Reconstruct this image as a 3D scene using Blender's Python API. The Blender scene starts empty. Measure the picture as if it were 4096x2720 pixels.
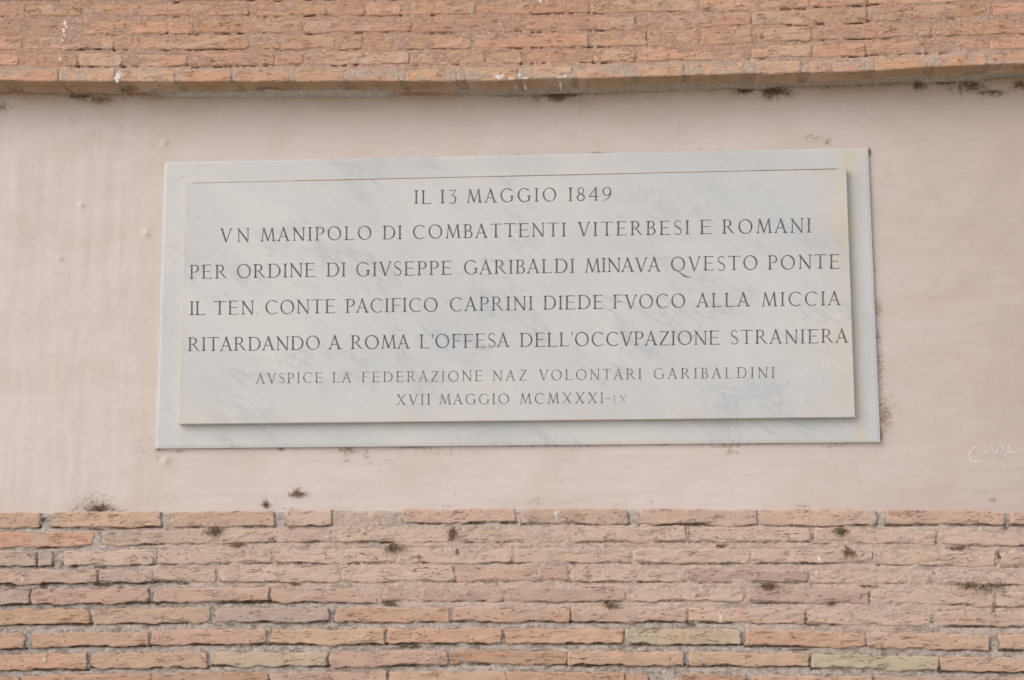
import bpy, math, random
import numpy as np
from mathutils import Vector
from mathutils.geometry import delaunay_2d_cdt

sc = bpy.context.scene
R = math.radians
random.seed(7)
rng = np.random.default_rng(7)

# ------------------------------------------------------------------ camera
CAM = np.array([0.19733, -3.29443, -0.58124])
PITCH, YAW, ROLL, LENS = 0.14519092, 0.0599527, 0.00441831, 50.0
F = 4096 * LENS / 36

def cam_axes():
    cp, sp, cy, sy, cr, sr = (math.cos(PITCH), math.sin(PITCH), math.cos(YAW), math.sin(YAW), math.cos(ROLL), math.sin(ROLL))
    Rz = np.array([[cy, -sy, 0], [sy, cy, 0], [0, 0, 1]])
    Rx = np.array([[1, 0, 0], [0, cp, -sp], [0, sp, cp]])
    Ry = np.array([[cr, 0, sr], [0, 1, 0], [-sr, 0, cr]])
    return Rz @ Rx @ Ry
AX = cam_axes()
from mathutils import Matrix
cd = bpy.data.cameras.new("camera")
cam = bpy.data.objects.new("camera", cd)
sc.collection.objects.link(cam)
cd.lens = LENS
cd.sensor_width = 36
cd.clip_start = 0.05
cd.clip_end = 500
m = Matrix.Identity(4)
for i in range(3):
    m[i][0] = AX[i, 0]
    m[i][1] = AX[i, 2]
    m[i][2] = -AX[i, 1]
    m[i][3] = CAM[i]
cam.matrix_world = m
sc.camera = cam

# ------------------------------------------------------------------ light: soft open shade, brighter from the upper left
EXPOSURE = 0.72
SUN_EL, SUN_AZ = 38, 48
w = bpy.data.worlds.new("World")
sc.world = w
w.use_nodes = True
nt = w.node_tree
bg = nt.nodes["Background"]
sky = nt.nodes.new("ShaderNodeTexSky")
sky.sky_type = 'NISHITA'
sky.sun_disc = False
sky.sun_elevation = R(SUN_EL)
sky.sun_rotation = R(180 + SUN_AZ)
sky.air_density = 1.0
sky.dust_density = 3.0
sky.ozone_density = 1.0
nt.links.new(sky.outputs[0], bg.inputs[0])
bg.inputs[1].default_value = 0.10
sd = bpy.data.lights.new("sun", 'SUN')
sd.energy = 0.6
sd.angle = R(75)
sd.color = (1.0, 0.965, 0.92)
so = bpy.data.objects.new("sun", sd)
sc.collection.objects.link(so)
tosun = Vector((-math.sin(R(SUN_AZ)) * math.cos(R(SUN_EL)), -math.cos(R(SUN_AZ)) * math.cos(R(SUN_EL)), math.sin(R(SUN_EL))))
so.rotation_euler = tosun.to_track_quat('Z', 'Y').to_euler()
sc.view_settings.view_transform = 'Standard'
sc.view_settings.look = 'None'
sc.view_settings.exposure = EXPOSURE
sc.view_settings.gamma = 1

# ------------------------------------------------------------------ helpers
def P(px, py, Y):
    """world point on the plane y=Y that the photograph shows at (px, py) (4096 x 2720)"""
    d = AX @ np.array([(px - 2048) / F, 1.0, -(py - 1360) / F])
    t = (Y - CAM[1]) / d[1]
    return CAM + t * d

def lin(r, g, b, k=1.0):
    f = lambda c: ((c / 255 + 0.055) / 1.055) ** 2.4 if c > 10 else c / 255 / 12.92
    return np.array([f(r) * k, f(g) * k, f(b) * k])

TAB = rng.random((256, 256))
def vnoise(x, y, s=0):
    x = np.asarray(x, float) + s * 17.31
    y = np.asarray(y, float) + s * 9.77
    xi = np.floor(x).astype(int)
    yi = np.floor(y).astype(int)
    fx = x - xi
    fy = y - yi
    fx = fx * fx * (3 - 2 * fx)
    fy = fy * fy * (3 - 2 * fy)
    a = TAB[xi % 256, yi % 256]
    b = TAB[(xi + 1) % 256, yi % 256]
    c = TAB[xi % 256, (yi + 1) % 256]
    d = TAB[(xi + 1) % 256, (yi + 1) % 256]
    return (a * (1 - fx) + b * fx) * (1 - fy) + (c * (1 - fx) + d * fx) * fy
def fbm(x, y, s=0, o=4):
    t = 0
    a = 0.5
    for i in range(o):
        t = t + a * vnoise(x * 2 ** i, y * 2 ** i, s + i * 3)
        a *= 0.5
    return t / (1 - 0.5 ** o)
def sstep(a, b, x):
    t = np.clip((x - a) / (b - a), 0, 1)
    return t * t * (3 - 2 * t)

def tag(o, label=None, cat=None, group=None, kind=None):
    if label: o['label'] = label
    if cat: o['category'] = cat
    if group: o['group'] = group
    if kind: o['kind'] = kind
    return o
def empty(name, loc):
    o = bpy.data.objects.new(name, None)
    o.empty_display_size = 0.05
    sc.collection.objects.link(o)
    o.location = loc
    return o
def mesh_obj(name, verts, faces, mat, parent=None, origin=None, smooth=True, cols=None, dirt=None, extra=None, flat_from=None):
    verts = np.asarray(verts, float)
    org = verts.mean(0) if origin is None else np.asarray(origin, float)
    me = bpy.data.meshes.new(name)
    loc = verts - org
    if isinstance(faces, np.ndarray):
        me.vertices.add(len(loc))
        me.vertices.foreach_set("co", loc.ravel())
        n = faces.shape[1]
        me.loops.add(faces.size)
        me.loops.foreach_set("vertex_index", faces.ravel().astype(np.int32))
        me.polygons.add(len(faces))
        me.polygons.foreach_set("loop_start", np.arange(0, faces.size, n, dtype=np.int32))
        me.polygons.foreach_set("loop_total", np.full(len(faces), n, dtype=np.int32))
        me.update(calc_edges=True)
    else:
        me.from_pydata([tuple(v) for v in loc], [], faces)
        me.update()
    me.polygons.foreach_set("use_smooth", [smooth] * len(me.polygons))
    if cols is not None:
        a = me.attributes.new("tone", 'FLOAT_COLOR', 'POINT')
        c4 = np.ones((len(verts), 4))
        c4[:, :3] = cols
        a.data.foreach_set("color", c4.ravel())
    if dirt is not None:
        a = me.attributes.new("dirt", 'FLOAT', 'POINT')
        a.data.foreach_set("value", np.asarray(dirt, float))
    for nm, arr in (extra or {}).items():
        a = me.attributes.new(nm, 'FLOAT', 'POINT')
        a.data.foreach_set("value", np.asarray(arr, float))
    if flat_from is not None:
        sm = np.ones(len(me.polygons), bool)
        sm[flat_from:] = False
        me.polygons.foreach_set("use_smooth", sm)
    me.materials.append(mat)
    o = bpy.data.objects.new(name, me)
    sc.collection.objects.link(o)
    if parent is not None:
        o.parent = parent
        o.location = Vector(org) - parent.location
    else:
        o.location = org
    return o
def grid_faces(nu, nv):
    i, j = np.meshgrid(np.arange(nu - 1), np.arange(nv - 1), indexing='ij')
    a = i * nv + j
    return np.stack([a, a + nv, a + nv + 1, a + 1], -1).reshape(-1, 4)

# ------------------------------------------------------------------ materials
def new_mat(name, rough=0.9, spec=0.2):
    mt = bpy.data.materials.new(name)
    mt.use_nodes = True
    t = mt.node_tree
    b = t.nodes["Principled BSDF"]
    b.inputs["Roughness"].default_value = rough
    b.inputs["Specular IOR Level"].default_value = spec
    return mt, t, b
class NB:
    """small node builder"""
    def __init__(s, t):
        s.t = t
        s.geo = t.nodes.new("ShaderNodeNewGeometry")
    def lk(s, a, b): s.t.links.new(a, b)
    def mapping(s, scale, rot=(0, 0, 0), loc=(0, 0, 0)):
        n = s.t.nodes.new("ShaderNodeMapping")
        n.inputs["Scale"].default_value = scale
        n.inputs["Location"].default_value = loc
        src = s.geo.outputs["Position"]
        if any(rot):                       # turn first, stretch afterwards
            q = s.t.nodes.new("ShaderNodeMapping")
            q.inputs["Rotation"].default_value = rot
            s.lk(src, q.inputs["Vector"])
            src = q.outputs[0]
        s.lk(src, n.inputs["Vector"])
        return n.outputs[0]
    def noise(s, vec, scale=1, detail=4, rough=0.55, dist=0.0):
        n = s.t.nodes.new("ShaderNodeTexNoise")
        n.inputs["Scale"].default_value = scale
        n.inputs["Detail"].default_value = detail
        n.inputs["Roughness"].default_value = rough
        n.inputs["Distortion"].default_value = dist
        s.lk(vec, n.inputs["Vector"])
        return n.outputs[0]
    def ramp(s, v, a, b, lo=0.0, hi=1.0):
        n = s.t.nodes.new("ShaderNodeMapRange")
        n.interpolation_type = 'SMOOTHSTEP'
        n.inputs[1].default_value = a
        n.inputs[2].default_value = b
        n.inputs[3].default_value = lo
        n.inputs[4].default_value = hi
        s.lk(v, n.inputs[0])
        return n.outputs[0]
    def math(s, op, a, b=None):
        n = s.t.nodes.new("ShaderNodeMath")
        n.operation = op
        for k, v in enumerate((a, b)):
            if v is None: continue
            if isinstance(v, (int, float)): n.inputs[k].default_value = v
            else: s.lk(v, n.inputs[k])
        return n.outputs[0]
    def mix(s, f, a, b, mode='MIX'):
        n = s.t.nodes.new("ShaderNodeMix")
        n.data_type = 'RGBA'
        n.blend_type = mode
        for k, v in ((0, f), (6, a), (7, b)):
            if isinstance(v, (int, float)): n.inputs[k].default_value = v
            elif isinstance(v, (tuple, list, np.ndarray)): n.inputs[k].default_value = (v[0], v[1], v[2], 1)
            else: s.lk(v, n.inputs[k])
        return n.outputs[2]
    def attr(s, name, fac=False):
        n = s.t.nodes.new("ShaderNodeAttribute")
        n.attribute_name = name
        return n.outputs["Fac" if fac else "Color"]
    def bump(s, h, strength, dist, prev=None):
        n = s.t.nodes.new("ShaderNodeBump")
        n.inputs["Strength"].default_value = strength
        n.inputs["Distance"].default_value = dist
        s.lk(h, n.inputs["Height"])
        if prev is not None: s.lk(prev, n.inputs["Normal"])
        return n.outputs[0]

DIRT = lin(122, 96, 70)
def brick_material():
    mt, t, b = new_mat("weathered_brick", 0.92, 0.15)
    n = NB(t)
    base = n.attr("tone")
    mottle = n.noise(n.mapping((26, 26, 60)), 1, 5, 0.6)
    col = n.mix(n.ramp(mottle, 0.3, 0.7, 0.0, 0.5), base, (1.13, 1.06, 1.0), 'MULTIPLY')
    mott2 = n.noise(n.mapping((14, 14, 34), loc=(3, 1, 5)), 1, 4, 0.6)
    col = n.mix(n.ramp(mott2, 0.46, 0.7, 0.0, 0.5), col, (0.90, 0.86, 0.84), 'MULTIPLY')
    grain = n.noise(n.mapping((330, 330, 420)), 1, 3, 0.7)
    col = n.mix(n.ramp(grain, 0.3, 0.7, 0.30, 0.0), col, (0.78, 0.74, 0.70), 'MULTIPLY')
    # folds and creases of the fired clay, running along the brick
    cre = n.noise(n.mapping((22, 22, 150), rot=(0, R(4), 0)), 1, 3, 0.6, 0.6)
    line = n.math('ABSOLUTE', n.math('SUBTRACT', cre, 0.5))
    gate = n.ramp(n.noise(n.mapping((20, 20, 45), loc=(9, 2, 1)), 1, 2), 0.50, 0.62)
    crack = n.math('MULTIPLY', n.ramp(line, 0.0, 0.022, 1.0, 0.0), gate)
    col = n.mix(n.math('MULTIPLY', crack, 0.5), col, lin(120, 82, 60))
    pit = n.ramp(n.noise(n.mapping((120, 120, 190), loc=(1, 7, 3)), 1, 2, 0.5), 0.27, 0.34, 1.0, 0.0)
    col = n.mix(n.math('MULTIPLY', pit, 0.55), col, lin(115, 80, 58))
    d = n.attr("dirt", True)
    dn = n.noise(n.mapping((110, 110, 130)), 1, 4, 0.7)
    dm = n.ramp(n.math('ADD', d, n.math('MULTIPLY', n.math('SUBTRACT', dn, 0.5), 1.5)), 0.35, 0.85, 0.0, 0.85)
    col = n.mix(dm, col, DIRT)
    # pale lime flecks
    fl = n.ramp(n.noise(n.mapping((75, 75, 75), loc=(4, 4, 4)), 1, 3, 0.6), 0.70, 0.76)
    col = n.mix(n.math('MULTIPLY', fl, 0.5), col, lin(215, 205, 195))
    n.lk(col, b.inputs["Base Color"])
    h = n.math('SUBTRACT', n.math('MULTIPLY', n.noise(n.mapping((70, 70, 120)), 1, 6, 0.65), 1.0), n.math('MULTIPLY', n.math('ADD', crack, pit), 0.55))
    fine = n.noise(n.mapping((45, 45, 330), rot=(0, R(2), 0)), 1, 4, 0.7)
    b1 = n.bump(fine, 0.45, 0.0025)
    n.lk(n.bump(h, 0.85, 0.004, b1), b.inputs["Normal"])
    return mt
def mortar_material():
    mt, t, b = new_mat("coarse_lime_mortar", 0.95, 0.1)
    n = NB(t)
    base = n.attr("tone")
    g = n.noise(n.mapping((210, 210, 260)), 1, 4, 0.75)
    crs = n.attr('coarse', True)
    col = n.mix(n.math('MULTIPLY', n.ramp(g, 0.33, 0.66, 0.75, 0.0), crs), base, (0.62, 0.60, 0.57), 'MULTIPLY')
    gc = n.noise(n.mapping((55, 55, 95), loc=(2, 8, 2)), 1, 5, 0.7)
    col = n.mix(n.math('MULTIPLY', n.ramp(gc, 0.47, 0.60, 0.0, 0.85), crs), col, (0.56, 0.53, 0.50), 'MULTIPLY')
    g2 = n.noise(n.mapping((150, 150, 190), loc=(5, 0, 2)), 1, 3, 0.6)
    col = n.mix(n.ramp(g2, 0.55, 0.66, 0.0, 0.45), col, lin(228, 220, 212))
    d = n.attr("dirt", True)  # carries soil and the painted gap shadow under the bricks
    dn = n.noise(n.mapping((90, 90, 150)), 1, 4, 0.7)
    dm = n.ramp(n.math('ADD', d, n.math('MULTIPLY', n.math('SUBTRACT', dn, 0.5), 1.7)), 0.35, 0.9, 0.0, 0.9)
    col = n.mix(dm, col, lin(98, 78, 58))
    n.lk(col, b.inputs["Base Color"])
    h = n.noise(n.mapping((190, 190, 230)), 1, 6, 0.75)
    n.lk(n.bump(h, 0.9, 0.005), b.inputs["Normal"])
    return mt
def plaster_material():
    mt, t, b = new_mat("pink_limewashed_plaster", 0.88, 0.2)
    n = NB(t)
    base = n.attr("tone")
    big = n.noise(n.mapping((2.2, 2.2, 3.0)), 1, 4, 0.6)
    col = n.mix(n.ramp(big, 0.35, 0.65, 0.0, 0.6), base, (0.97, 0.985, 0.96), 'MULTIPLY')
    ble = n.noise(n.mapping((5.5, 5.5, 7.5), loc=(8, 0, 4)), 1, 6, 0.62, 0.5)
    col = n.mix(n.ramp(ble, 0.42, 0.66, 0.0, 0.8), col, (0.955, 0.925, 0.90), 'MULTIPLY')
    ble2 = n.noise(n.mapping((13, 13, 17), loc=(2, 5, 4)), 1, 5, 0.62, 0.5)
    col = n.mix(n.ramp(ble2, 0.50, 0.70, 0.0, 0.5), col, (1.03, 1.03, 1.04), 'MULTIPLY')
    hr = n.math('ABSOLUTE', n.math('SUBTRACT', n.noise(n.mapping((4, 4, 5), loc=(1, 6, 2)), 1, 5, 0.6, 0.8), 0.5))
    hg = n.ramp(n.noise(n.mapping((3, 3, 4), loc=(7, 7, 2)), 1, 2), 0.52, 0.62)
    col = n.mix(n.math('MULTIPLY', n.math('MULTIPLY', n.ramp(hr, 0.0, 0.0035, 1.0, 0.0), hg), 0.30), col, lin(150, 125, 110))
    st = n.noise(n.mapping((8, 8, 60), loc=(2, 0, 0)), 1, 6, 0.7)
    col = n.mix(n.ramp(st, 0.35, 0.75, 0.0, 0.42), col, (0.93, 0.91, 0.89), 'MULTIPLY')
    spk = n.ramp(n.noise(n.mapping((75, 75, 160), loc=(6, 3, 8)), 1, 2, 0.5), 0.21, 0.265, 1.0, 0.0)
    col = n.mix(n.math('MULTIPLY', spk, 0.5), col, lin(110, 85, 70))
    d = n.attr("dirt", True)
    dn = n.noise(n.mapping((95, 95, 120)), 1, 6, 0.8)
    dm = n.ramp(n.math('ADD', d, n.math('MULTIPLY', n.math('SUBTRACT', dn, 0.5), 2.6)), 0.40, 1.15, 0.0, 0.85)
    dmm = n.math('MULTIPLY', dm, n.ramp(d, 0.02, 0.25))
    col = n.mix(dmm, col, lin(128, 104, 78))
    n.lk(col, b.inputs["Base Color"])
    h1 = n.noise(n.mapping((30, 30, 420)), 1, 4, 0.6)
    h2 = n.noise(n.mapping((45, 45, 60)), 1, 5, 0.6)
    bmp = n.bump(h1, 0.12, 0.0012)
    n.lk(n.bump(h2, 0.45, 0.0022, bmp), b.inputs["Normal"])
    return mt
def marble_material(name, off, warm):
    mt, t, b = new_mat(name, 0.42, 0.35)
    n = NB(t)
    c0 = lin(207, 205, 201)
    cloud = n.noise(n.mapping((2.6, 2.6, 5.5), rot=(0, R(-32), 0), loc=(off, 0, off)), 1, 5, 0.6, 0.4)
    col = n.mix(n.ramp(cloud, 0.34, 0.66, 0.0, 0.9), c0, lin(196, 198, 197))
    v = n.noise(n.mapping((3.0, 3.0, 8.5), rot=(0, R(-33), 0), loc=(off + 2, 0, 1)), 1, 6, 0.66, 0.35)
    vein = n.ramp(n.math('ABSOLUTE', n.math('SUBTRACT', v, 0.5)), 0.0, 0.03, 1.0, 0.0)
    vf = n.noise(n.mapping((9, 9, 21), rot=(0, R(-38), 0), loc=(off + 5, 0, 2)), 1, 7, 0.72, 0.5)
    vein = n.math('MAXIMUM', vein, n.math('MULTIPLY', n.ramp(n.math('ABSOLUTE', n.math('SUBTRACT', vf, 0.5)), 0.0, 0.022, 1.0, 0.0), 0.7))
    gate = n.ramp(n.noise(n.mapping((3.2, 3.2, 5.0), loc=(off + 1.3, 0, 3)), 1, 3), 0.44, 0.62)
    col = n.mix(n.math('MULTIPLY', n.math('MULTIPLY', vein, gate), 0.34), col, lin(160, 164, 168))
    sm = n.noise(n.mapping((11, 11, 30), rot=(0, R(-36), 0), loc=(off, 0, 7)), 1, 5, 0.65, 0.3)
    col = n.mix(n.math('MULTIPLY', n.ramp(sm, 0.56, 0.72), n.ramp(cloud, 0.4, 0.6, 0.10, 0.38)), col, lin(178, 179, 179))
    spk = n.ramp(n.noise(n.mapping((60, 60, 80), loc=(6, 3, off)), 1, 2, 0.5), 0.19, 0.225, 1.0, 0.0)
    col = n.mix(n.math('MULTIPLY', spk, 0.6), col, lin(120, 112, 105))
    # warm staining kept in the attribute 'dirt'
    d = n.attr("dirt", True)
    wn = n.noise(n.mapping((9, 9, 9), loc=(off, 4, 0)), 1, 4, 0.6)
    wm = n.ramp(n.math('ADD', d, n.math('MULTIPLY', n.math('SUBTRACT', wn, 0.5), 0.9)), 0.1, 1.1, 0.0, 1.0)
    col = n.mix(wm, col, lin(*warm))
    n.lk(col, b.inputs["Base Color"])
    n.lk(n.bump(n.noise(n.mapping((60, 60, 60)), 1, 4), 0.08, 0.001), b.inputs["Normal"])
    b.inputs["Subsurface Weight"].default_value = 0.0
    return mt
def plain_material(name, c, rough=0.9, c2=None, sc_=90):
    mt, t, b = new_mat(name, rough, 0.2)
    n = NB(t)
    c2 = c2 if c2 is not None else np.asarray(c) * 0.6
    f = n.noise(n.mapping((sc_, sc_, sc_)), 1, 4, 0.6)
    n.lk(n.mix(n.ramp(f, 0.35, 0.65), tuple(c), tuple(c2)), b.inputs["Base Color"])
    return mt
M_BRICK = brick_material()
M_MORTAR = mortar_material()
M_PLASTER = plaster_material()
M_SLAB = marble_material("veined_white_marble", 0.0, (205, 190, 166))
M_BACK = marble_material("plain_white_marble", 5.3, (205, 195, 174))
M_INK = [plain_material("lettering_paint_" + k, lin(*c), 0.8, lin(*c) * 2.1, 75) for k, c in
         (("dark", (92, 90, 90)), ("faded", (108, 104, 102)), ("faint", (132, 127, 124)))]
M_ROOT = plain_material("dry_roots", lin(152, 126, 96), 0.95, lin(112, 90, 66), 120)
M_MOSS = plain_material("dark_moss", lin(140, 118, 88), 0.95, lin(104, 86, 62), 120)
M_JOINT = plain_material("soil_in_joint", lin(124, 108, 97), 0.95, lin(152, 138, 126), 60)
M_CHALK = plain_material("chalk", lin(224, 218, 217), 0.95, lin(206, 195, 191), 110)
M_LIME = plain_material("lime_splash", lin(226, 220, 214), 0.9, lin(205, 198, 190), 90)
M_GROUND = plain_material("paving", lin(208, 200, 188), 0.95, lin(196, 188, 176), 3)

# ------------------------------------------------------------------ ground (a sheet below the wall, out of frame; throws soft light up)
g = mesh_obj("ground", [(-60, -60, -2.3), (60, -60, -2.3), (60, 3, -2.3), (-60, 3, -2.3)], [(0, 1, 2, 3)], M_GROUND)
tag(g, kind='structure')

# ------------------------------------------------------------------ levels (m, towards the viewer is negative)
Y_BACK, Y_SLAB = -0.010, -0.028
Y_LOW, Y_UP = -0.013, -0.096
poly = lambda x, pts: np.interp(x, [p[0] for p in pts], [p[1] for p in pts])

# ------------------------------------------------------------------ bricks
PAL = dict(O=(209, 169, 140), OO=(212, 162, 131), OP=(208, 173, 149), P=(203, 171, 150), PB=(188, 155, 137), PU=(180, 149, 137),
           T=(207, 174, 146), TY=(198, 182, 153), W=(207, 182, 162), G=(194, 170, 154), BO=(200, 159, 132),
           U=(210, 168, 139), UT=(203, 163, 132), UP=(201, 161, 138), UL=(216, 176, 148))
WASH = lin(207, 184, 167)
def rounded(u, v, hw, hh, rad):
    au, av = np.abs(u), np.abs(v)
    du, dv = np.clip(au - (hw - rad), 0, None), np.clip(av - (hh - rad), 0, None)
    hyp = np.hypot(du, dv)
    k = np.where(hyp > 1e-9, np.maximum(du, dv) / np.maximum(hyp, 1e-9), 1)
    inside = (du > 0) & (dv > 0)
    au = np.where(inside, hw - rad + du * k, au)
    av = np.where(inside, hh - rad + dv * k, av)
    return np.sign(u) * au, np.sign(v) * av
def axis_pts(h, n, e=(0.0, 0.0012, 0.003, 0.006)):
    inner = np.linspace(-h + 0.010, h - 0.010, max(n, 2))
    lo = np.array([-h + k for k in e])
    return np.concatenate([lo, inner, -lo[::-1]])
def wash_mask(X, Z, wp):
    return wp(X, Z)
def brick(parent, corners, Yf, depth, code, seed, wash=None, rough=0.0030, rad=0.007, edge=0.0035, dirt_fn=None, back_dark=False):
    """corners: photo positions TL, TR, BR, BL of the face"""
    c = [P(x, y, Yf) for x, y in corners]
    cx = np.mean([q[0] for q in c]); cz = np.mean([q[2] for q in c])
    hw = (abs(c[1][0] - c[0][0]) + abs(c[2][0] - c[3][0])) / 4
    hh = (abs(c[0][2] - c[3][2]) + abs(c[1][2] - c[2][2])) / 4
    us = axis_pts(hw, int(hw * 2 / 0.009))
    vs = axis_pts(hh, 5)
    U, V = np.meshgrid(us, vs, indexing='ij')
    nu, nv = U.shape
    U2, V2 = rounded(U, V, hw, hh, rad * (0.35 + 1.1 * random.random() ** 1.5))
    # bilinear placement into the measured quadrilateral
    a = (U2 / hw + 1) / 2
    bb = (V2 / hh + 1) / 2
    C = np.array(c)
    X = (1 - a) * (1 - bb) * C[3][0] + a * (1 - bb) * C[2][0] + a * bb * C[1][0] + (1 - a) * bb * C[0][0]
    Z = (1 - a) * (1 - bb) * C[3][2] + a * (1 - bb) * C[2][2] + a * bb * C[1][2] + (1 - a) * bb * C[0][2]
    de = np.minimum(hw - np.abs(U), hh - np.abs(V))            # distance to the edge
    near = np.exp(-de / 0.006)
    X = X + near * (fbm(X * 45, Z * 70, seed) - 0.5) * rough * 3
    Z = Z + near * ((fbm(X * 18, Z * 8, seed + 5) - 0.5) * rough * 2.2 * (1.6 - 0.9 * (V > 0)) + (fbm(X * 70, Z * 30, seed + 5) - 0.5) * rough * 2.2)
    er = edge
    prof = np.where(de < er, er * (1 - np.sqrt(np.clip(1 - (1 - de / er) ** 2, 0, 1))), 0)
    tilt = (random.random() - 0.5) * 0.002 * V / hh + (random.random() - 0.5) * 0.002 * U / hw
    Yv = Yf + prof + tilt + (fbm(X * 30, Z * 55, seed + 9) - 0.5) * 0.0046 + (vnoise(X * 60, Z * 160, seed + 2) - 0.5) * 0.0016
    front = np.stack([X, Yv, Z], -1).reshape(-1, 3)
    faces = grid_faces(nu, nv)
    # border loop, then skirts running back into the wall
    ij = [(i, 0) for i in range(nu)] + [(nu - 1, j) for j in range(1, nv)] + [(i, nv - 1) for i in range(nu - 2, -1, -1)] + [(0, j) for j in range(nv - 2, 0, -1)]
    bi = np.array([i * nv + j for i, j in ij])
    loopv = front[bi]
    nl = len(bi)
    steps = [0.04, 0.12, 0.3, 0.55, 0.8, 1.0] if depth > 0.05 else [1.0]
    allv = [front]
    allv.append(loopv)                       # its own border ring, so the arris stays crisp
    rings = [np.arange(len(front), len(front) + nl)]
    cnt = len(front) + nl
    nfront = len(faces)
    for s in steps:
        q = loopv.copy()
        q[:, 1] = q[:, 1] + (Yf + depth - q[:, 1]) * s
        if depth > 0.05:
            q[:, 2] += (fbm(q[:, 0] * 30, q[:, 1] * 60, seed + 4) - 0.5) * 0.004
        allv.append(q)
        rings.append(np.arange(cnt, cnt + nl))
        cnt += nl
    sf = []
    for r0, r1 in zip(rings[:-1], rings[1:]):
        k = np.arange(nl)
        sf.append(np.stack([r0[k], r1[k], r1[(k + 1) % nl], r0[(k + 1) % nl]], -1))
    faces = np.concatenate([faces] + sf)
    V3 = np.concatenate(allv)
    base = lin(*PAL[code])
    j = 1 + (rng.random(3) - 0.5) * 0.05
    base = base * j * (1 + (random.random() - 0.5) * 0.10)
    x, z = V3[:, 0], V3[:, 2]
    n1 = fbm(x * 14, z * 26 + seed, seed, 3)[:, None]
    alt = lin(*PAL[random.choice(['O', 'P', 'G', 'T', code, code])])
    if Yf < -0.05:
        base = base * 0.94
        alt = alt * 0.92
    else:
        grey = np.array([1.03, 0.985, 0.95])
        base = base * 0.84 + 0.16 * base.mean() * grey
        alt = alt * 0.84 + 0.16 * alt.mean() * grey
    col = base * (1 - 0.55 * sstep(0.45, 0.75, n1)) + alt * 0.55 * sstep(0.45, 0.75, n1)
    dirt = np.zeros(len(V3))
    if depth > 0.05:
        bk = (sstep(Yf + 0.001, Yf + 0.004, V3[:, 1]) * 0.97)[:, None]
        col = col * (1 - bk) + (lin(170, 142, 112) * (1 - sstep(Yf + 0.02, Yf + 0.09, V3[:, 1])[:, None]) + lin(190, 164, 136) * sstep(Yf + 0.02, Yf + 0.09, V3[:, 1])[:, None]) * bk  # soffit grime darkened for shade, then paled towards the back to counter occlusion
    if wash is not None:
        wv = wash(x, z)[:, None] * (0.45 if code in ('PU', 'PB', 'TY') else 1.0)
        col = col * (1 - wv) + WASH * wv
    if dirt_fn is not None:
        dirt = dirt_fn(V3)
    return mesh_obj("brick", V3, faces, M_BRICK, parent, cols=col, dirt=dirt, flat_from=nfront), (cx, cz, hw, hh)

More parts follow.
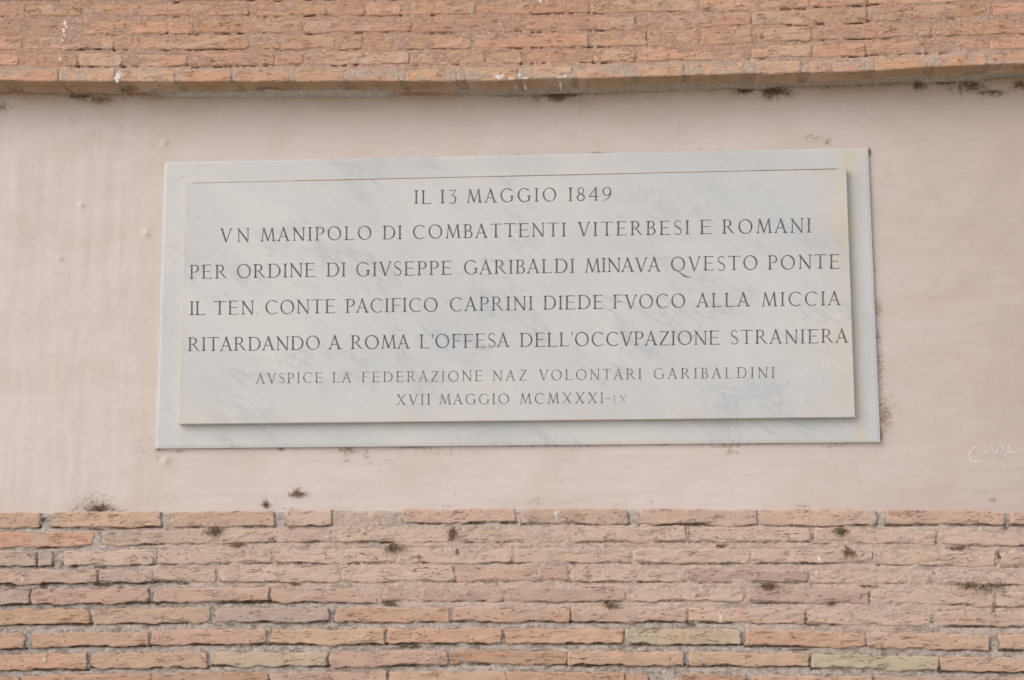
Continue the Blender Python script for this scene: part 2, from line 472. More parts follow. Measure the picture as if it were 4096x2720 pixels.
# ================================================================== lower brick wall
S = 1.6864
offs = {'4': (0, 1960), '5': (1350, 1960), '6': (2696, 1960), '1': (0, 0), '2': (1350, 0), '3': (2696, 0)}
gx = lambda k, x: offs[k][0] + x / S
gy = lambda k, y: offs[k][1] + y / S
KX = [gx('4', 0), gx('4', 1000), gx('4', 2000), gx('5', 0), gx('5', 1000), gx('5', 2000), gx('6', 0), gx('6', 1000), gx('6', 2000), 4096]
def line_low(v):
    pts = sorted(zip(KX, [1960 + q / S for q in v]))
    pts = [(-600, pts[0][1])] + pts + [(4700, pts[-1][1])]
    return pts
low_rows = [
 ((150,150,140,135,133,125,135,130,140,150), (252,248,240,232,218,225,232,232,235,236),
  "4:-190 4:265 OP|4:350 4:1082 OP|4:1155 4:1850 P|4:1930 4:2235 W|5:440 5:1202 OP|5:1250 5:1965 OP|5:2045 6:562 P|6:575 6:1365 P|6:1435 6:2235 OP|6:2270 6:2830 P"),
 ((288,268,265,265,265,262,245,260,280,285), (395,362,345,347,350,345,345,348,372,378),
  "4:-120 4:630 OO|4:690 4:1440 G|4:1490 4:1845 W|4:1865 4:2235 G|4:2280 5:762 W|5:795 5:1560 P|5:1578 5:2348 W|6:108 6:922 W|6:945 6:1765 W|6:1790 6:2560 G"),
 ((415,405,400,395,395,400,395,400,412,420), (510,500,490,487,488,490,497,492,500,515),
  "4:-420 4:240 G|4:258 4:350 G|4:425 4:1045 W|4:1065 4:1838 G|4:1880 5:385 W|5:405 5:1172 W|5:1200 5:1968 P|5:1998 6:515 W|6:530 6:1340 W|6:1370 6:2168 W|6:2212 6:2900 W"),
 ((540,535,540,515,520,520,540,545,545,545), (635,618,625,620,612,620,620,625,638,640),
  "4:-180 4:655 P|4:668 4:1033 G|4:1045 4:1458 W|4:1490 4:2290 W|4:2308 5:782 OP|5:795 5:1558 PB|5:1578 6:88 W|6:110 6:902 PU|6:920 6:1748 W|6:1765 6:2600 W"),
 ((675,660,655,660,660,660,660,670,678,690), (768,755,748,755,748,745,745,760,775,790),
  "4:-500 4:200 G|4:212 4:1000 P|4:1035 4:1812 P|4:1825 5:302 P|5:335 5:1122 PB|5:1145 5:1940 PB|5:1952 6:470 W|6:498 6:1312 PU|6:1330 6:2155 G|6:2172 6:2850 G"),
 ((812,797,785,795,787,785,790,805,818,825), (905,890,885,888,882,885,890,900,915,925),
  "4:-190 4:603 O|4:625 4:1422 P|4:1455 4:2222 G|4:2262 5:757 O|5:778 5:1562 O|5:1578 6:85 P|6:98 6:888 OP|6:910 6:1728 P|6:1755 6:2560 P"),
 ((970,950,940,938,935,940,935,950,972,980), (1070,1042,1032,1038,1033,1035,1040,1048,1075,1080),
  "4:-600 4:168 O|4:208 4:1005 O|4:1020 4:1792 OP|4:1825 5:322 T|5:340 5:1108 O|5:1132 5:1927 O|5:1943 6:457 TY|6:488 6:1292 O|6:1308 6:2137 OP|6:2200 6:2960 OP"),
 ((1108,1095,1088,1090,1080,1080,1088,1105,1130,1140), (1222,1190,1180,1190,1168,1180,1180,1195,1225,1228),
  "4:-200 4:592 O|4:615 4:1398 T|4:1430 4:2208 TY|4:2225 5:745 P|5:763 5:1546 BO|5:1555 6:74 T|6:102 6:912 T|6:930 6:1785 TY|6:1797 6:2580 OP"),
 ((1265,1238,1228,1225,1225,1235,1240,1250,1265,1270), (1365,1338,1325,1322,1322,1330,1335,1345,1360,1365),
  "4:-650 4:130 BO|4:145 4:1012 BO|4:1022 4:1803 BO|4:1828 5:338 P|5:350 5:1132 T|5:1143 5:1942 BO|5:1955 5:2095 BO|6:50 6:487 BO|6:520 6:1340 OP|6:1358 6:2120 P|6:2140 6:2900 P"),
 ((1410,1383,1373,1370,1370,1380,1385,1395,1410,1415), (1505,1478,1468,1465,1465,1475,1480,1490,1505,1510),
  "4:-250 4:590 O|4:610 4:1400 T|4:1420 4:2220 P|4:2240 5:760 BO|5:780 5:1550 O|5:1570 6:80 T|6:100 6:900 O|6:925 6:1750 T|6:1770 6:2600 OP"),
]
def more_row(rr, codes, length):
    x, out = -560 * S + rr.uniform(-200, 0), []
    while x < 4600 * S:
        x2 = x + length * rr.uniform(0.75, 1.1)
        out.append("1:%.0f 1:%.0f %s" % (x, x2, rr.choice(codes)))
        x = x2 + rr.uniform(12, 26)
    return '|'.join(out)
rr = random.Random(5)
for k_ in range(1, 5):                     # courses just below the picture
    t0, b0, _ = low_rows[9]
    low_rows.append((tuple(v + 145 * k_ for v in t0), tuple(v + 145 * k_ for v in b0), more_row(rr, ['O', 'OP', 'P', 'T', 'BO', 'G'], 790)))
# lime wash over the middle and right of the wall
def low_wash(x, z):
    o = P(0, 2050, Y_LOW)
    zt = np.interp(x, [-1.2, 0.2, 1.5], [P(0, 2049, Y_LOW)[2], P(2048, 2036, Y_LOW)[2], P(4096, 2048, Y_LOW)[2]])
    dz = zt - z                                       # metres below the top of the brickwork
    rise = sstep(0.015, 0.07, dz)
    fall_at = np.interp(x, [-1.2, -0.75, -0.3, 0.6, 1.5], [0.12, 0.18, 0.19, 0.245, 0.27])
    fall = 1 - sstep(fall_at - 0.03, fall_at + 0.05, dz + (fbm(x * 5, z * 9, 3) - 0.5) * 0.12)
    left = sstep(-1.0, -0.5, x)
    m_ = (0.25 + 0.75 * rise) * fall * (0.30 + 0.70 * left)
    nn = fbm(x * 11, z * 30, 8)
    q = P(1440, 2085, Y_LOW)
    patch = 0.9 * np.exp(-((x - q[0]) / 0.085) ** 4 - ((z - q[2]) / 0.032) ** 4)
    return np.maximum(np.clip(m_ * sstep(0.22, 0.58, nn + 0.14) * 0.95, 0, 0.9), patch)
low_c = P(2048, 2400, 0)
low_wall = empty("brick_wall", (low_c[0], 0.0, -2.3))
tag(low_wall, "weathered lower wall of long thin salmon bricks with thick grey mortar joints below the pink plaster", "brick wall")
LOW_SPOTS = [(3071,2337,45,14),(3877,2341,26,20),(3990,2341,80,9),(3366,2125,16,36),(3388,2203,18,26),(2351,2300,22,44),(2885,2185,34,10),(3223,2471,9,36),(2763,2497,30,16),(3834,2194,60,11),
 (3994,2220,12,34),(3331,2411,34,20),(3973,2454,14,34),(4025,2112,16,12),(860,2120,20,40),(949,2180,55,16),(972,2221,12,30),(1079,2156,16,12),(113,2215,12,16),(296,2268,34,14),(403,2268,44,9),(172,2345,24,18),
 (415,2340,60,10),(563,2334,44,9),(735,2334,36,11),(219,2422,40,9),(623,2414,26,10),(949,2411,150,9),(1180,2334,34,14),(1569,2185,13,34),(1457,2138,26,10),(1546,2170,44,8),(1676,2233,18,18),(1812,2144,8,32),
 (1830,2209,14,18),(1943,2252,60,5),(1563,2417,50,14),(2429,2408,12,16),(2358,2665,70,10),(1646,2588,70,8),(170,2080,16,22),(380,2116,50,7),(2780,2090,120,5),(1700,2092,110,5),(3850,2480,90,9),(600,2500,50,7),
 (2130,2548,90,6),(150,2400,90,7),(3500,2585,60,7),(3200,2600,80,6),(2400,2350,90,5),(1200,2250,60,7),(2050,2252,90,5),(3050,2170,80,5),(40,2345,30,8),(3470,2345,60,8)]
def low_spots(x, z):
    d = np.zeros(np.shape(x))
    for sx, sy, rx, ry in LOW_SPOTS:
        q = P(sx, sy, Y_LOW)
        d = np.maximum(d, np.exp(-((x - q[0]) / (rx * 0.000585)) ** 2 - ((z - q[2]) / (ry * 0.000585)) ** 2))
    return d
def low_dirt_b(V3):
    x, z = V3[:, 0], V3[:, 2]
    d = np.maximum(0.22 * sstep(0.50, 0.72, fbm(x * 7, z * 16, 31)), 0.72 * low_spots(x, z))
    return d
low_boxes = []
sd_i = 0
for top, bot, txt in low_rows:
    tl, bl = line_low(top), line_low(bot)
    for ent in txt.split('|'):
        a, b_, code = ent.split()
        x0, x1 = gx(a[0], float(a[2:])), gx(b_[0], float(b_[2:]))
        jt, jb = random.uniform(-2, 2), random.uniform(-2, 2)
        cs = [(x0, poly(x0, tl) + jt), (x1, poly(x1, tl) + jt), (x1, poly(x1, bl) + jb), (x0, poly(x0, bl) + jb)]
        sd_i += 1
        o, bx = brick(low_wall, cs, Y_LOW + random.uniform(-0.0015, 0.0015), 0.035, code, sd_i, low_wash, rough=0.0042, edge=0.0024, dirt_fn=low_dirt_b)
        low_boxes.append(bx)
# mortar of the lower wall, a rough sheet behind the brick faces
xs = np.arange(-1.55, 1.85, 0.0034)
zb = P(2048, 2720, 0)[2] - 0.36
zt_pts = [(P(x, y, Y_LOW)[0], P(x, y, Y_LOW)[2]) for x, y in [(-500, 2050), (0, 2051), (300, 2049), (640, 2048), (1150, 2043), (1350, 2040), (1700, 2039), (2048, 2036), (2400, 2036), (2700, 2041), (3030, 2037), (3500, 2044), (3560, 2040), (4096, 2049), (4600, 2052)]]
ztop = poly(xs, zt_pts) + (fbm(xs * 22, xs * 0, 77) - 0.5) * 0.006
tt = np.linspace(0, 1, 245)
Xg, Tg = np.meshgrid(xs, tt, indexing='ij')
Zg = zb + (ztop[:, None] - zb) * Tg
wsh = low_wash(Xg, Zg)
wsh_s = np.clip(wsh * 1.25, 0, 1)
rec = 0.0064 - 0.0052 * wsh_s
rec = np.where(ztop[:, None] - Zg < 0.03, np.minimum(rec, 0.0045), rec)
Yg = Y_LOW + rec + (fbm(Xg * 150, Zg * 190, 41) - 0.5) * 0.004 + (fbm(Xg * 30, Zg * 70, 43) - 0.5) * 0.0075 + (fbm(Xg * 7, Zg * 170, 45) - 0.5) * 0.0035
dirt_shade_g = np.maximum(0.38 * sstep(0.46, 0.70, fbm(Xg * 7, Zg * 16, 31)), 0.95 * low_spots(Xg, Zg))
for cx, cz, hw, hh in low_boxes:      # a groove under each brick; gap shadow and crevice dirt put into the colour
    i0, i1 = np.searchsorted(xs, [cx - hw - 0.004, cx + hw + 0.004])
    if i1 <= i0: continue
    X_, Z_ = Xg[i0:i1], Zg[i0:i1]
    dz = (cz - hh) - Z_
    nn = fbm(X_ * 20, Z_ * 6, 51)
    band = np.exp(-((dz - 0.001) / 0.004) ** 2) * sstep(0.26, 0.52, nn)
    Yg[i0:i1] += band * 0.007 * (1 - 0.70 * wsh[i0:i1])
    dirt_shade_g[i0:i1] = np.maximum(dirt_shade_g[i0:i1], band * (0.95 - 0.25 * wsh[i0:i1]))
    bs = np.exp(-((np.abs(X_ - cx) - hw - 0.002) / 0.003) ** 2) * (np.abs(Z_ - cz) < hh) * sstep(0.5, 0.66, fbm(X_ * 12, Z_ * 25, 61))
    dirt_shade_g[i0:i1] = np.maximum(dirt_shade_g[i0:i1], bs * 0.65)
lip = np.clip((Tg - 0.992) / 0.008, 0, 1)
Yg = Yg + lip ** 2 * 0.02
colm = lin(212, 199, 189)[None, None] * (1 - wsh_s[..., None]) + lin(214, 190, 172)[None, None] * wsh_s[..., None]
left_grey = (1 - sstep(-1.15, -0.75, Xg))[..., None]
colm = colm * (1 - 0.5 * left_grey) + lin(196, 188, 181)[None, None] * 0.5 * left_grey
mo = mesh_obj("mortar", np.stack([Xg, Yg, Zg], -1).reshape(-1, 3), grid_faces(*Xg.shape), M_MORTAR, low_wall, cols=colm.reshape(-1, 3), dirt=dirt_shade_g.ravel(),
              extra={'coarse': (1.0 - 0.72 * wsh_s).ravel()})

# ================================================================== overhanging upper brickwork
up_c = P(2048, 100, 0)
up_wall = empty("brick_overhang", (up_c[0], 0.0, up_c[2] - 0.15))
tag(up_wall, "overhanging band of flush orange bricks along the top, with a shaded underside", "brick wall")
edge_pts = [(-600, 318), (0, 321), (350, 325), (830, 325), (1350, 324), (1700, 323), (1824, 323), (2079, 319), (2310, 312), (2524, 308), (2750, 301), (3212, 290.6), (3461, 284.6), (3734, 267), (4096, 254), (4700, 232)]
UX = [-600, 0, 700, 2061, 2750, 3700, 4096, 4700]
up_rows = [
 ((279,279,279,272,258,228,210,185), None,
  "1:-420 1:-15 U|1:5 1:390 U|1:402 1:772 UL|1:820 1:1178 UL|1:1218 1:1560 U|1:1605 1:1952 U|1:1990 1:2320 U|2:85 2:415 UP|2:465 2:802 UL|2:865 2:1215 UL|2:1245 2:1580 UL|2:1620 2:1982 UL|2:2030 2:2330 UL|3:110 3:470 UL|3:555 3:858 UL|3:918 3:1285 UL|3:1360 3:1705 U|3:1752 3:2110 U|3:2150 3:2500 U|3:2520 3:2900 U"),
 ((216,216,216,204.6,190,163,148,128), (263,263,263,252,241,213,191,168),
  "1:-400 1:125 U|1:140 1:520 UP|1:535 1:820 U|1:830 1:1265 U|1:1298 1:1850 UP|1:1858 1:2045 UP|1:2068 2:480 UL|2:510 2:992 U|2:1000 2:1238 UT|2:1280 2:1718 U|2:1728 2:2008 U|2:2030 3:515 U|3:528 3:925 U|3:935 3:1292 U|3:1308 3:2125 U|3:2140 3:2700 U"),
 ((148,148,148,139,123,92,80,60), (199,198,197,190,178,145,133,112),
  "1:-250 1:148 U|1:175 1:765 U|1:778 1:935 U|1:950 1:1675 UT|1:1770 1:1885 UT|1:1900 2:165 UT|2:185 2:900 UT|2:930 2:1690 U|2:1708 2:2083 U|2:2092 3:168 U|3:190 3:525 UT|3:535 3:925 UT|3:940 3:1730 UP|3:1748 3:2400 UT|3:2420 3:2900 U"),
 ((85,85,85,77,59,21,12,-8), (133,133,131,125,112,74,58,38),
  "1:-450 1:-10 U|1:5 1:545 UP|1:568 1:1130 U|1:1142 1:1300 U|1:1322 1:2035 UT|1:2060 2:495 UP|2:522 2:1232 UP|2:1280 2:2008 UP|2:2028 3:518 UP|3:530 3:1298 UT|3:1312 3:2105 UT|3:2150 3:2700 U"),
 ((22,22,22,6,-6,-40,-52,-72), (64,64,63,56,45,8,-5,-25),
  "1:-300 1:170 UT|1:178 1:552 UT|1:566 1:938 UT|1:950 1:1678 UP|1:1745 1:2205 UT|1:2215 2:183 UT|2:197 2:428 U|2:436 2:928 UT|2:945 2:1692 UT|2:1712 3:172 UT|3:182 3:912 U|3:922 3:1300 U|3:1315 3:2200 U|3:2220 3:2750 U"),
 ((-42,-42,-42,-58,-68,-102,-112,-132), (2,2,2,-12,-22,-56,-68,-88),
  "1:-420 1:400 UP|1:420 1:1100 UP|1:1120 1:1770 UP|1:1785 2:200 UP|2:220 2:900 UP|2:920 2:1700 U|2:1720 3:0 U|3:20 3:700 U|3:720 3:1500 U|3:1520 3:2300 U"),
 ((-105,-105,-105,-121,-131,-165,-175,-195), (-60,-60,-60,-76,-86,-120,-130,-150),
  "1:-500 1:200 UP|1:220 1:900 U|1:920 1:1600 UP|1:1620 2:100 UT|2:120 2:800 UP|2:820 2:1500 U|2:1520 2:2250 U|3:20 3:700 U|3:720 3:1500 U|3:1520 3:2300 U"),
]
for k_ in range(1, 8):                     # courses just above the picture
    t0, b0, _ = up_rows[6]
    up_rows.append((tuple(v - 64 * k_ for v in t0), tuple(v - 64 * k_ for v in b0), more_row(rr, ['U', 'UT', 'UP'], 760)))
def up_wash(x, z):
    return 0.35 * sstep(0.52, 0.72, fbm(x * 8, z * 22, 19))
# dark holes and grime on the soffit, in photo positions
soff_spots = [(510, 355, 0.035, 0.9), (30, 350, 0.03, 0.7), (960, 345, 0.02, 0.6), (1385, 345, 0.022, 0.9), (700, 335, 0.05, 0.4), (2530, 330, 0.006, 0.9), (2975, 345, 0.02, 0.8), (3215, 330, 0.012, 0.9), (1480, 335, 0.02, 0.4), (2780, 330, 0.02, 0.5), (1850, 345, 0.02, 0.4), (3900, 290, 0.03, 0.35)]
def up_dirt(V3):
    x, y, z = V3[:, 0], V3[:, 1], V3[:, 2]
    d = 0.45 * sstep(0.55, 0.8, fbm(x * 9, z * 15, 23))
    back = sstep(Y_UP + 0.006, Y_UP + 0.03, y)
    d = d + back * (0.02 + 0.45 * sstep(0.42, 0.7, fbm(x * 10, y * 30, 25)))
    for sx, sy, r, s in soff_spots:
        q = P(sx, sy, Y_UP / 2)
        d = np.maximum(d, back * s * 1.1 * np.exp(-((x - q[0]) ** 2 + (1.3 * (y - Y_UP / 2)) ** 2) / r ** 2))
    return d
up_boxes = []
for ri, (top, bot, txt) in enumerate(up_rows):
    tl = list(zip(UX, top))
    bl = edge_pts if bot is None else list(zip(UX, bot))
    for ent in txt.split('|'):
        a, b_, code = ent.split()
        x0, x1 = gx(a[0], float(a[2:])), gx(b_[0], float(b_[2:]))
        jt = random.uniform(-2, 2)
        jb = 0 if ri == 0 else random.uniform(-2, 2)
        cs = [(x0, poly(x0, tl) + jt), (x1, poly(x1, tl) + jt), (x1, poly(x1, bl) + jb), (x0, poly(x0, bl) + jb)]
        sd_i += 1
        o, bx = brick(up_wall, cs, Y_UP + random.uniform(-0.0008, 0.0008), 0.104 if ri == 0 else 0.03, code, sd_i, up_wash,
                      rough=0.0010 if ri == 0 else 0.0028, rad=0.003 if ri == 0 else 0.008, edge=0.0018, dirt_fn=up_dirt)
        up_boxes.append(bx)
# mortar sheet: down the front, round the lower edge and back along the soffit
xs = np.arange(-1.55, 1.85, 0.0034)
ep = [(P(x, y, Y_UP)[0], P(x, y, Y_UP)[2]) for x, y in edge_pts]
zlow = poly(xs, ep)
ztop_u = P(2048, -610, Y_UP)[2] + 0.03
nf, ns = 215, 32
V_ = []
zf = np.linspace(1, 0, nf)
Xf, Tf = np.meshgrid(xs, zf, indexing='ij')
Zf = zlow[:, None] + 0.0015 + (ztop_u - zlow[:, None] - 0.0015) * Tf
Yf_ = Y_UP + 0.0007 + (fbm(Xf * 150, Zf * 190, 71) - 0.5) * 0.0022 + (fbm(Xf * 25, Zf * 60, 73) - 0.5) * 0.0034
dirt_shade_f = 0.35 * sstep(0.5, 0.75, fbm(Xf * 8, Zf * 20, 75))
for cx, cz, hw, hh in up_boxes:  # thin gap shadow under and beside each brick darkened into the mortar
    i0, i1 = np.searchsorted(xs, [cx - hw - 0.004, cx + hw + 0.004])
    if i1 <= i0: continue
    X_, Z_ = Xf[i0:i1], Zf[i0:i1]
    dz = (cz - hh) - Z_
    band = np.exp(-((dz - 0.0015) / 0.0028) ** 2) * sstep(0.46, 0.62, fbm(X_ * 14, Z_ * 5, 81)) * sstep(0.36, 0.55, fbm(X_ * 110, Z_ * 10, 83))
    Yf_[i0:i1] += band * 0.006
    dirt_shade_f[i0:i1] = np.maximum(dirt_shade_f[i0:i1], band * 0.95)
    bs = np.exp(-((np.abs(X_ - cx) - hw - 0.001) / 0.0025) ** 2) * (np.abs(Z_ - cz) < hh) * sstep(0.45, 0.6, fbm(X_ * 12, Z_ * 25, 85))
    dirt_shade_f[i0:i1] = np.maximum(dirt_shade_f[i0:i1], bs * 0.25)
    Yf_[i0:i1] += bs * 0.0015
ys = np.linspace(Y_UP + 0.006, 0.012, ns)
Xs, Ys = np.meshgrid(xs, ys, indexing='ij')
Zs = zlow[:, None] + 0.0012 + (fbm(Xs * 120, Ys * 120, 91) - 0.5) * 0.003 - 0.006 * sstep(-0.018, -0.004, Ys) * sstep(0.35, 0.5, fbm(Xs * 6, Ys * 3, 93))
Vall = np.concatenate([np.stack([Xf, Yf_, Zf], -1), np.stack([Xs, Ys, Zs], -1)], 1)
pinkm = lin(204, 162, 138)
greym = lin(200, 163, 142)
gmix = sstep(0.42, 0.62, fbm(Xf * 7, Zf * 16, 95))[..., None]
cf = pinkm * (1 - gmix) + greym * gmix
gl = sstep(0.012, 0.004, Zf - zlow[:, None])[..., None] if False else (1 - sstep(0.02, 0.045, Zf - zlow[:, None]))[..., None]
cf = cf * (1 - gl) + lin(208, 184, 164) * gl
cs_ = np.ones(Xs.shape + (3,)) * lin(176, 150, 122)  # matched to the shade-darkened brick undersides
gs = ((sstep(P(560, 300, -0.05)[0], P(680, 300, -0.05)[0], Xs) * (1 - sstep(P(1500, 300, -0.05)[0], P(1620, 300, -0.05)[0], Xs)) + 0.55 * sstep(P(1780, 300, -0.05)[0], P(1850, 300, -0.05)[0], Xs))
      * sstep(-0.033, -0.024, Ys + (fbm(Xs * 18, Ys * 5, 96) - 0.5) * 0.05))
Zs = Zs - 0.0045 * gs
Vall = np.concatenate([np.stack([Xf, Yf_, Zf], -1), np.stack([Xs, Ys, Zs], -1)], 1)
cs_ = cs_ * (1 - gs[..., None]) + lin(205, 197, 182) * gs[..., None]
ca = np.concatenate([cf, cs_], 1)
ds = np.concatenate([dirt_shade_f, 0.05 + 0.35 * sstep(0.45, 0.7, fbm(Xs * 12, Ys * 20, 97))], 1)
seg = (Xs > P(600, 300, -0.05)[0]) & (Xs < P(1600, 300, -0.05)[0]) & (Ys > -0.03)
ds[:, nf:] *= (1 - 0.8 * gs)
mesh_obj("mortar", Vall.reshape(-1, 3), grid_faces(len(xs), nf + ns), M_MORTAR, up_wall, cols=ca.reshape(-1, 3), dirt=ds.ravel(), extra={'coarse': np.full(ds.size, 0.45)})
# a strip of smooth grey patching mortar along the back of the soffit
def on_surface(q):
    """lay points on whatever stands there, seen square on"""
    dg = bpy.context.evaluated_depsgraph_get()
    out = []
    for p in q:
        hit, loc, *_ = sc.ray_cast(dg, Vector((p[0], -0.6, p[2])), Vector((0, 1, 0)))
        out.append((p[0], (loc[1] if hit else p[1]) - 0.0005, p[2]))
    return np.array(out)
def strip(name, parent, pts, mat, Y, half):
    """flat ragged ribbon on a wall plane, photo points"""
    q = np.array([P(x, y, Y) for x, y in pts])
    d = np.gradient(q, axis=0)
    d /= np.linalg.norm(d, axis=1)[:, None]
    nrm = np.stack([-d[:, 2], 0 * d[:, 0], d[:, 0]], -1)
    hwv = np.asarray(half)[:, None]
    n = len(q)
    up, dn = on_surface(q + nrm * hwv), on_surface(q - nrm * hwv)
    back = np.array([0, 0.003, 0])
    v = np.concatenate([up, dn, up + back, dn + back])
    f = []
    for i in range(n - 1):
        f += [(i, i + 1, n + i + 1, n + i), (i, 2 * n + i, 2 * n + i + 1, i + 1), (n + i, n + i + 1, 3 * n + i + 1, 3 * n + i)]
    return mesh_obj(name, v, f, mat, parent, smooth=False)
def splash(parent, px, py, Y, rx, ry, seed, mat=M_LIME, name="lime_splash"):
    n = 22
    a = np.linspace(0, 2 * math.pi, n, endpoint=False)
    r = 0.45 + 1.1 * vnoise(np.cos(a) * 2.3 + 5, np.sin(a) * 2.3 + 5, seed)
    q = np.array([P(px + rx * r_ * math.cos(t), py + ry * r_ * math.sin(t), Y) for r_, t in zip(r, a)])
    c = q.mean(0)
    q = on_surface(q)
    c = on_surface(np.array([c]))[0] + [0, -0.0003, 0]
    v = np.concatenate([[c], q, q + [0, 0.003, 0]])
    f = [(0, 1 + i, 1 + (i + 1) % n) for i in range(n)] + [(1 + i, 1 + n + i, 1 + n + (i + 1) % n, 1 + (i + 1) % n) for i in range(n)]
    return mesh_obj(name, v, f, mat, parent, smooth=False)
k = 0
for px, py, rx, ry in [(468, 305, 12, 18), (475, 292, 7, 12), (402, 318, 4, 3), (1995, 306, 14, 9), (2012, 300, 8, 7), (2045, 314, 14, 5), (2075, 300, 8, 12), (2100, 312, 10, 7), (2240, 309, 12, 7), (2260, 303, 7, 7), (2160, 1, 6, 6),
                       (258, 92, 6, 8), (262, 105, 5, 8), (252, 120, 5, 9), (255, 140, 6, 5), (248, 160, 5, 6), (253, 192, 5, 4), (238, 235, 5, 8)]:
    k += 1
    splash(up_wall, px, py, Y_UP - 0.0036, rx, ry, k)
for px, py, rx, ry in [(88, 2319, 4, 8), (175, 2638, 6, 9), (2222, 2052, 7, 12), (2226, 2075, 3, 22), (2234, 2048, 8, 5), (2229, 2105, 2, 8), (3278, 2237, 4, 9), (3283, 2256, 2, 5), (3267, 2294, 4, 11), (2883, 2470, 6, 13), (3925, 2229, 4, 4)]:
    k += 1
    splash(low_wall, px, py, Y_LOW - 0.0036, rx, ry, k)

# ================================================================== pink plaster field
xs = np.arange(-1.55, 1.85, 0.0042)
back_pts = [(-600, 372), (0, 374), (500, 380), (1350, 381), (1870, 370), (2300, 361), (2750, 355), (3290, 346), (3700, 332), (4096, 307), (4700, 284)]
zt_p = poly(xs, [(P(x, y, 0)[0], P(x, y, 0)[2]) for x, y in back_pts]) + 0.012
zb_p = poly(xs, zt_pts) - 0.012
tt = np.linspace(0, 1, 290)
Xg, Tg = np.meshgrid(xs, tt, indexing='ij')
Zg = zb_p[:, None] + (zt_p - zb_p)[:, None] * Tg
Yg = (fbm(Xg * 3, Zg * 4, 111) - 0.5) * 0.006 + (fbm(Xg * 14, Zg * 14, 113) - 0.5) * 0.0022
leftm = 1 - sstep(-1.0, -0.80, Xg)
Yg += (fbm(Xg * 42, Zg * 5, 115) - 0.5) * 0.0022 * (1 - sstep(-0.95, -0.8, Xg)) + (fbm(Xg * 6, Zg * 60, 117) - 0.5) * 0.0018 * (1 - leftm)
for px, py, r, a in [(590, 932, 0.008, 0.005), (659, 571, 0.007, 0.005), (327, 821, 0.006, 0.004), (240, 1033, 0.007, 0.003), (665, 1843, 0.009, 0.005), (600, 925, 0.004, -0.003), (1005, 1290, 0.006, 0.002)]:
    q = P(px, py, 0)
    Yg -= a * np.exp(-((Xg - q[0]) ** 2 + (Zg - q[2]) ** 2) / r ** 2)
Z4 = Zg
dirt = np.zeros_like(Xg)
def blob(px, py, rx, ry, s, Y=0):
    q = P(px, py, Y)
    global dirt
    dirt = np.maximum(dirt, s * np.exp(-(((Xg - q[0]) / rx) ** 2 + ((Zg - q[2]) / ry) ** 2)))
px2m = 0.000585
for px, py, rx, ry, s in [  # stains, plus the dark of an open slot in the overhang joint
    (10, 430, 45, 30, .75), (310, 385, 60, 14, .95), (385, 405, 80, 26, .7), (500, 395, 40, 14, .6), (2040, 378, 40, 7, 1.3), (2220, 378, 90, 12, 1.3), (2235, 392, 30, 18, 1.2), (2230, 400, 70, 20, .6), (2455, 370, 25, 8, .9),
    (2978, 365, 30, 14, .8), (3095, 365, 40, 16, 1.2), (3080, 390, 18, 22, .9), (3550, 345, 22, 8, .9), (3675, 352, 30, 22, .75), (3780, 333, 45, 7, 1.1), (3875, 350, 50, 25, .8), (3955, 370, 55, 14, .75), (4070, 335, 30, 20, .8),
    (380, 2010, 100, 46, .68), (390, 2036, 50, 14, 1.0), (290, 2040, 22, 9, .8), (1190, 1972, 30, 28, .85), (1060, 2015, 12, 22, .9), (1150, 2035, 40, 8, .7), (980, 2018, 40, 8, .45), (1790, 2025, 22, 14, .6), (2150, 2005, 60, 28, .5), (1660, 2035, 40, 8, .4), (2600, 2005, 28, 20, .5), (3210, 2025, 40, 18, .6), (3975, 1998, 24, 16, .7), (1820, 1975, 14, 10, .6),
    (3255, 555, 60, 22, .62), (3310, 570, 22, 20, .8), (3245, 545, 10, 10, .8), (1755, 560, 40, 14, .5), (3340, 520, 50, 60, .30), (2070, 618, 14, 6, .8), (2400, 612, 60, 7, .9), (1740, 625, 14, 4, .7), (2360, 613, 14, 6, .7),
    (635, 1797, 25, 10, 1.0), (620, 1830, 60, 50, .45), (720, 1805, 20, 10, .8), (1125, 1795, 25, 9, .9), (1390, 1800, 40, 16, .95), (1385, 1830, 22, 30, .6), (1460, 1815, 24, 26, .65), (1520, 1850, 90, 50, .48), (1660, 1790, 140, 9, .8), (1800, 1805, 240, 24, .45), (2250, 1785, 300, 8, .6), (2910, 1785, 80, 10, .75), (2930, 1805, 50, 20, .6), (3010, 1770, 30, 5, 1.0), (3350, 1780, 80, 14, .6), (2650, 1775, 20, 6, .9), (1000, 1870, 160, 50, .34), (1900, 1850, 200, 40, .38),
    (3510, 1230, 20, 40, .8), (3512, 1345, 16, 20, .8), (3520, 1450, 22, 120, .62), (3540, 1660, 32, 70, .85), (3560, 1620, 60, 90, .42), (3525, 1740, 10, 40, .9), (3478, 610, 7, 18, 1.4), (3484, 800, 6, 90, .6), (3492, 1000, 6, 100, .5), (3560, 680, 24, 60, .4), (3500, 1100, 10, 60, .6),
    (3550, 760, 10, 14, .5), (560, 1820, 40, 70, .4), (610, 1600, 8, 120, .45), (640, 800, 8, 100, .30), (3900, 1970, 60, 5, .5), (2900, 445, 120, 10, .25), (3700, 470, 240, 14, .28)]:
    blob(px, py, rx * 1.25 * px2m, ry * 1.25 * px2m, s * 1.05)
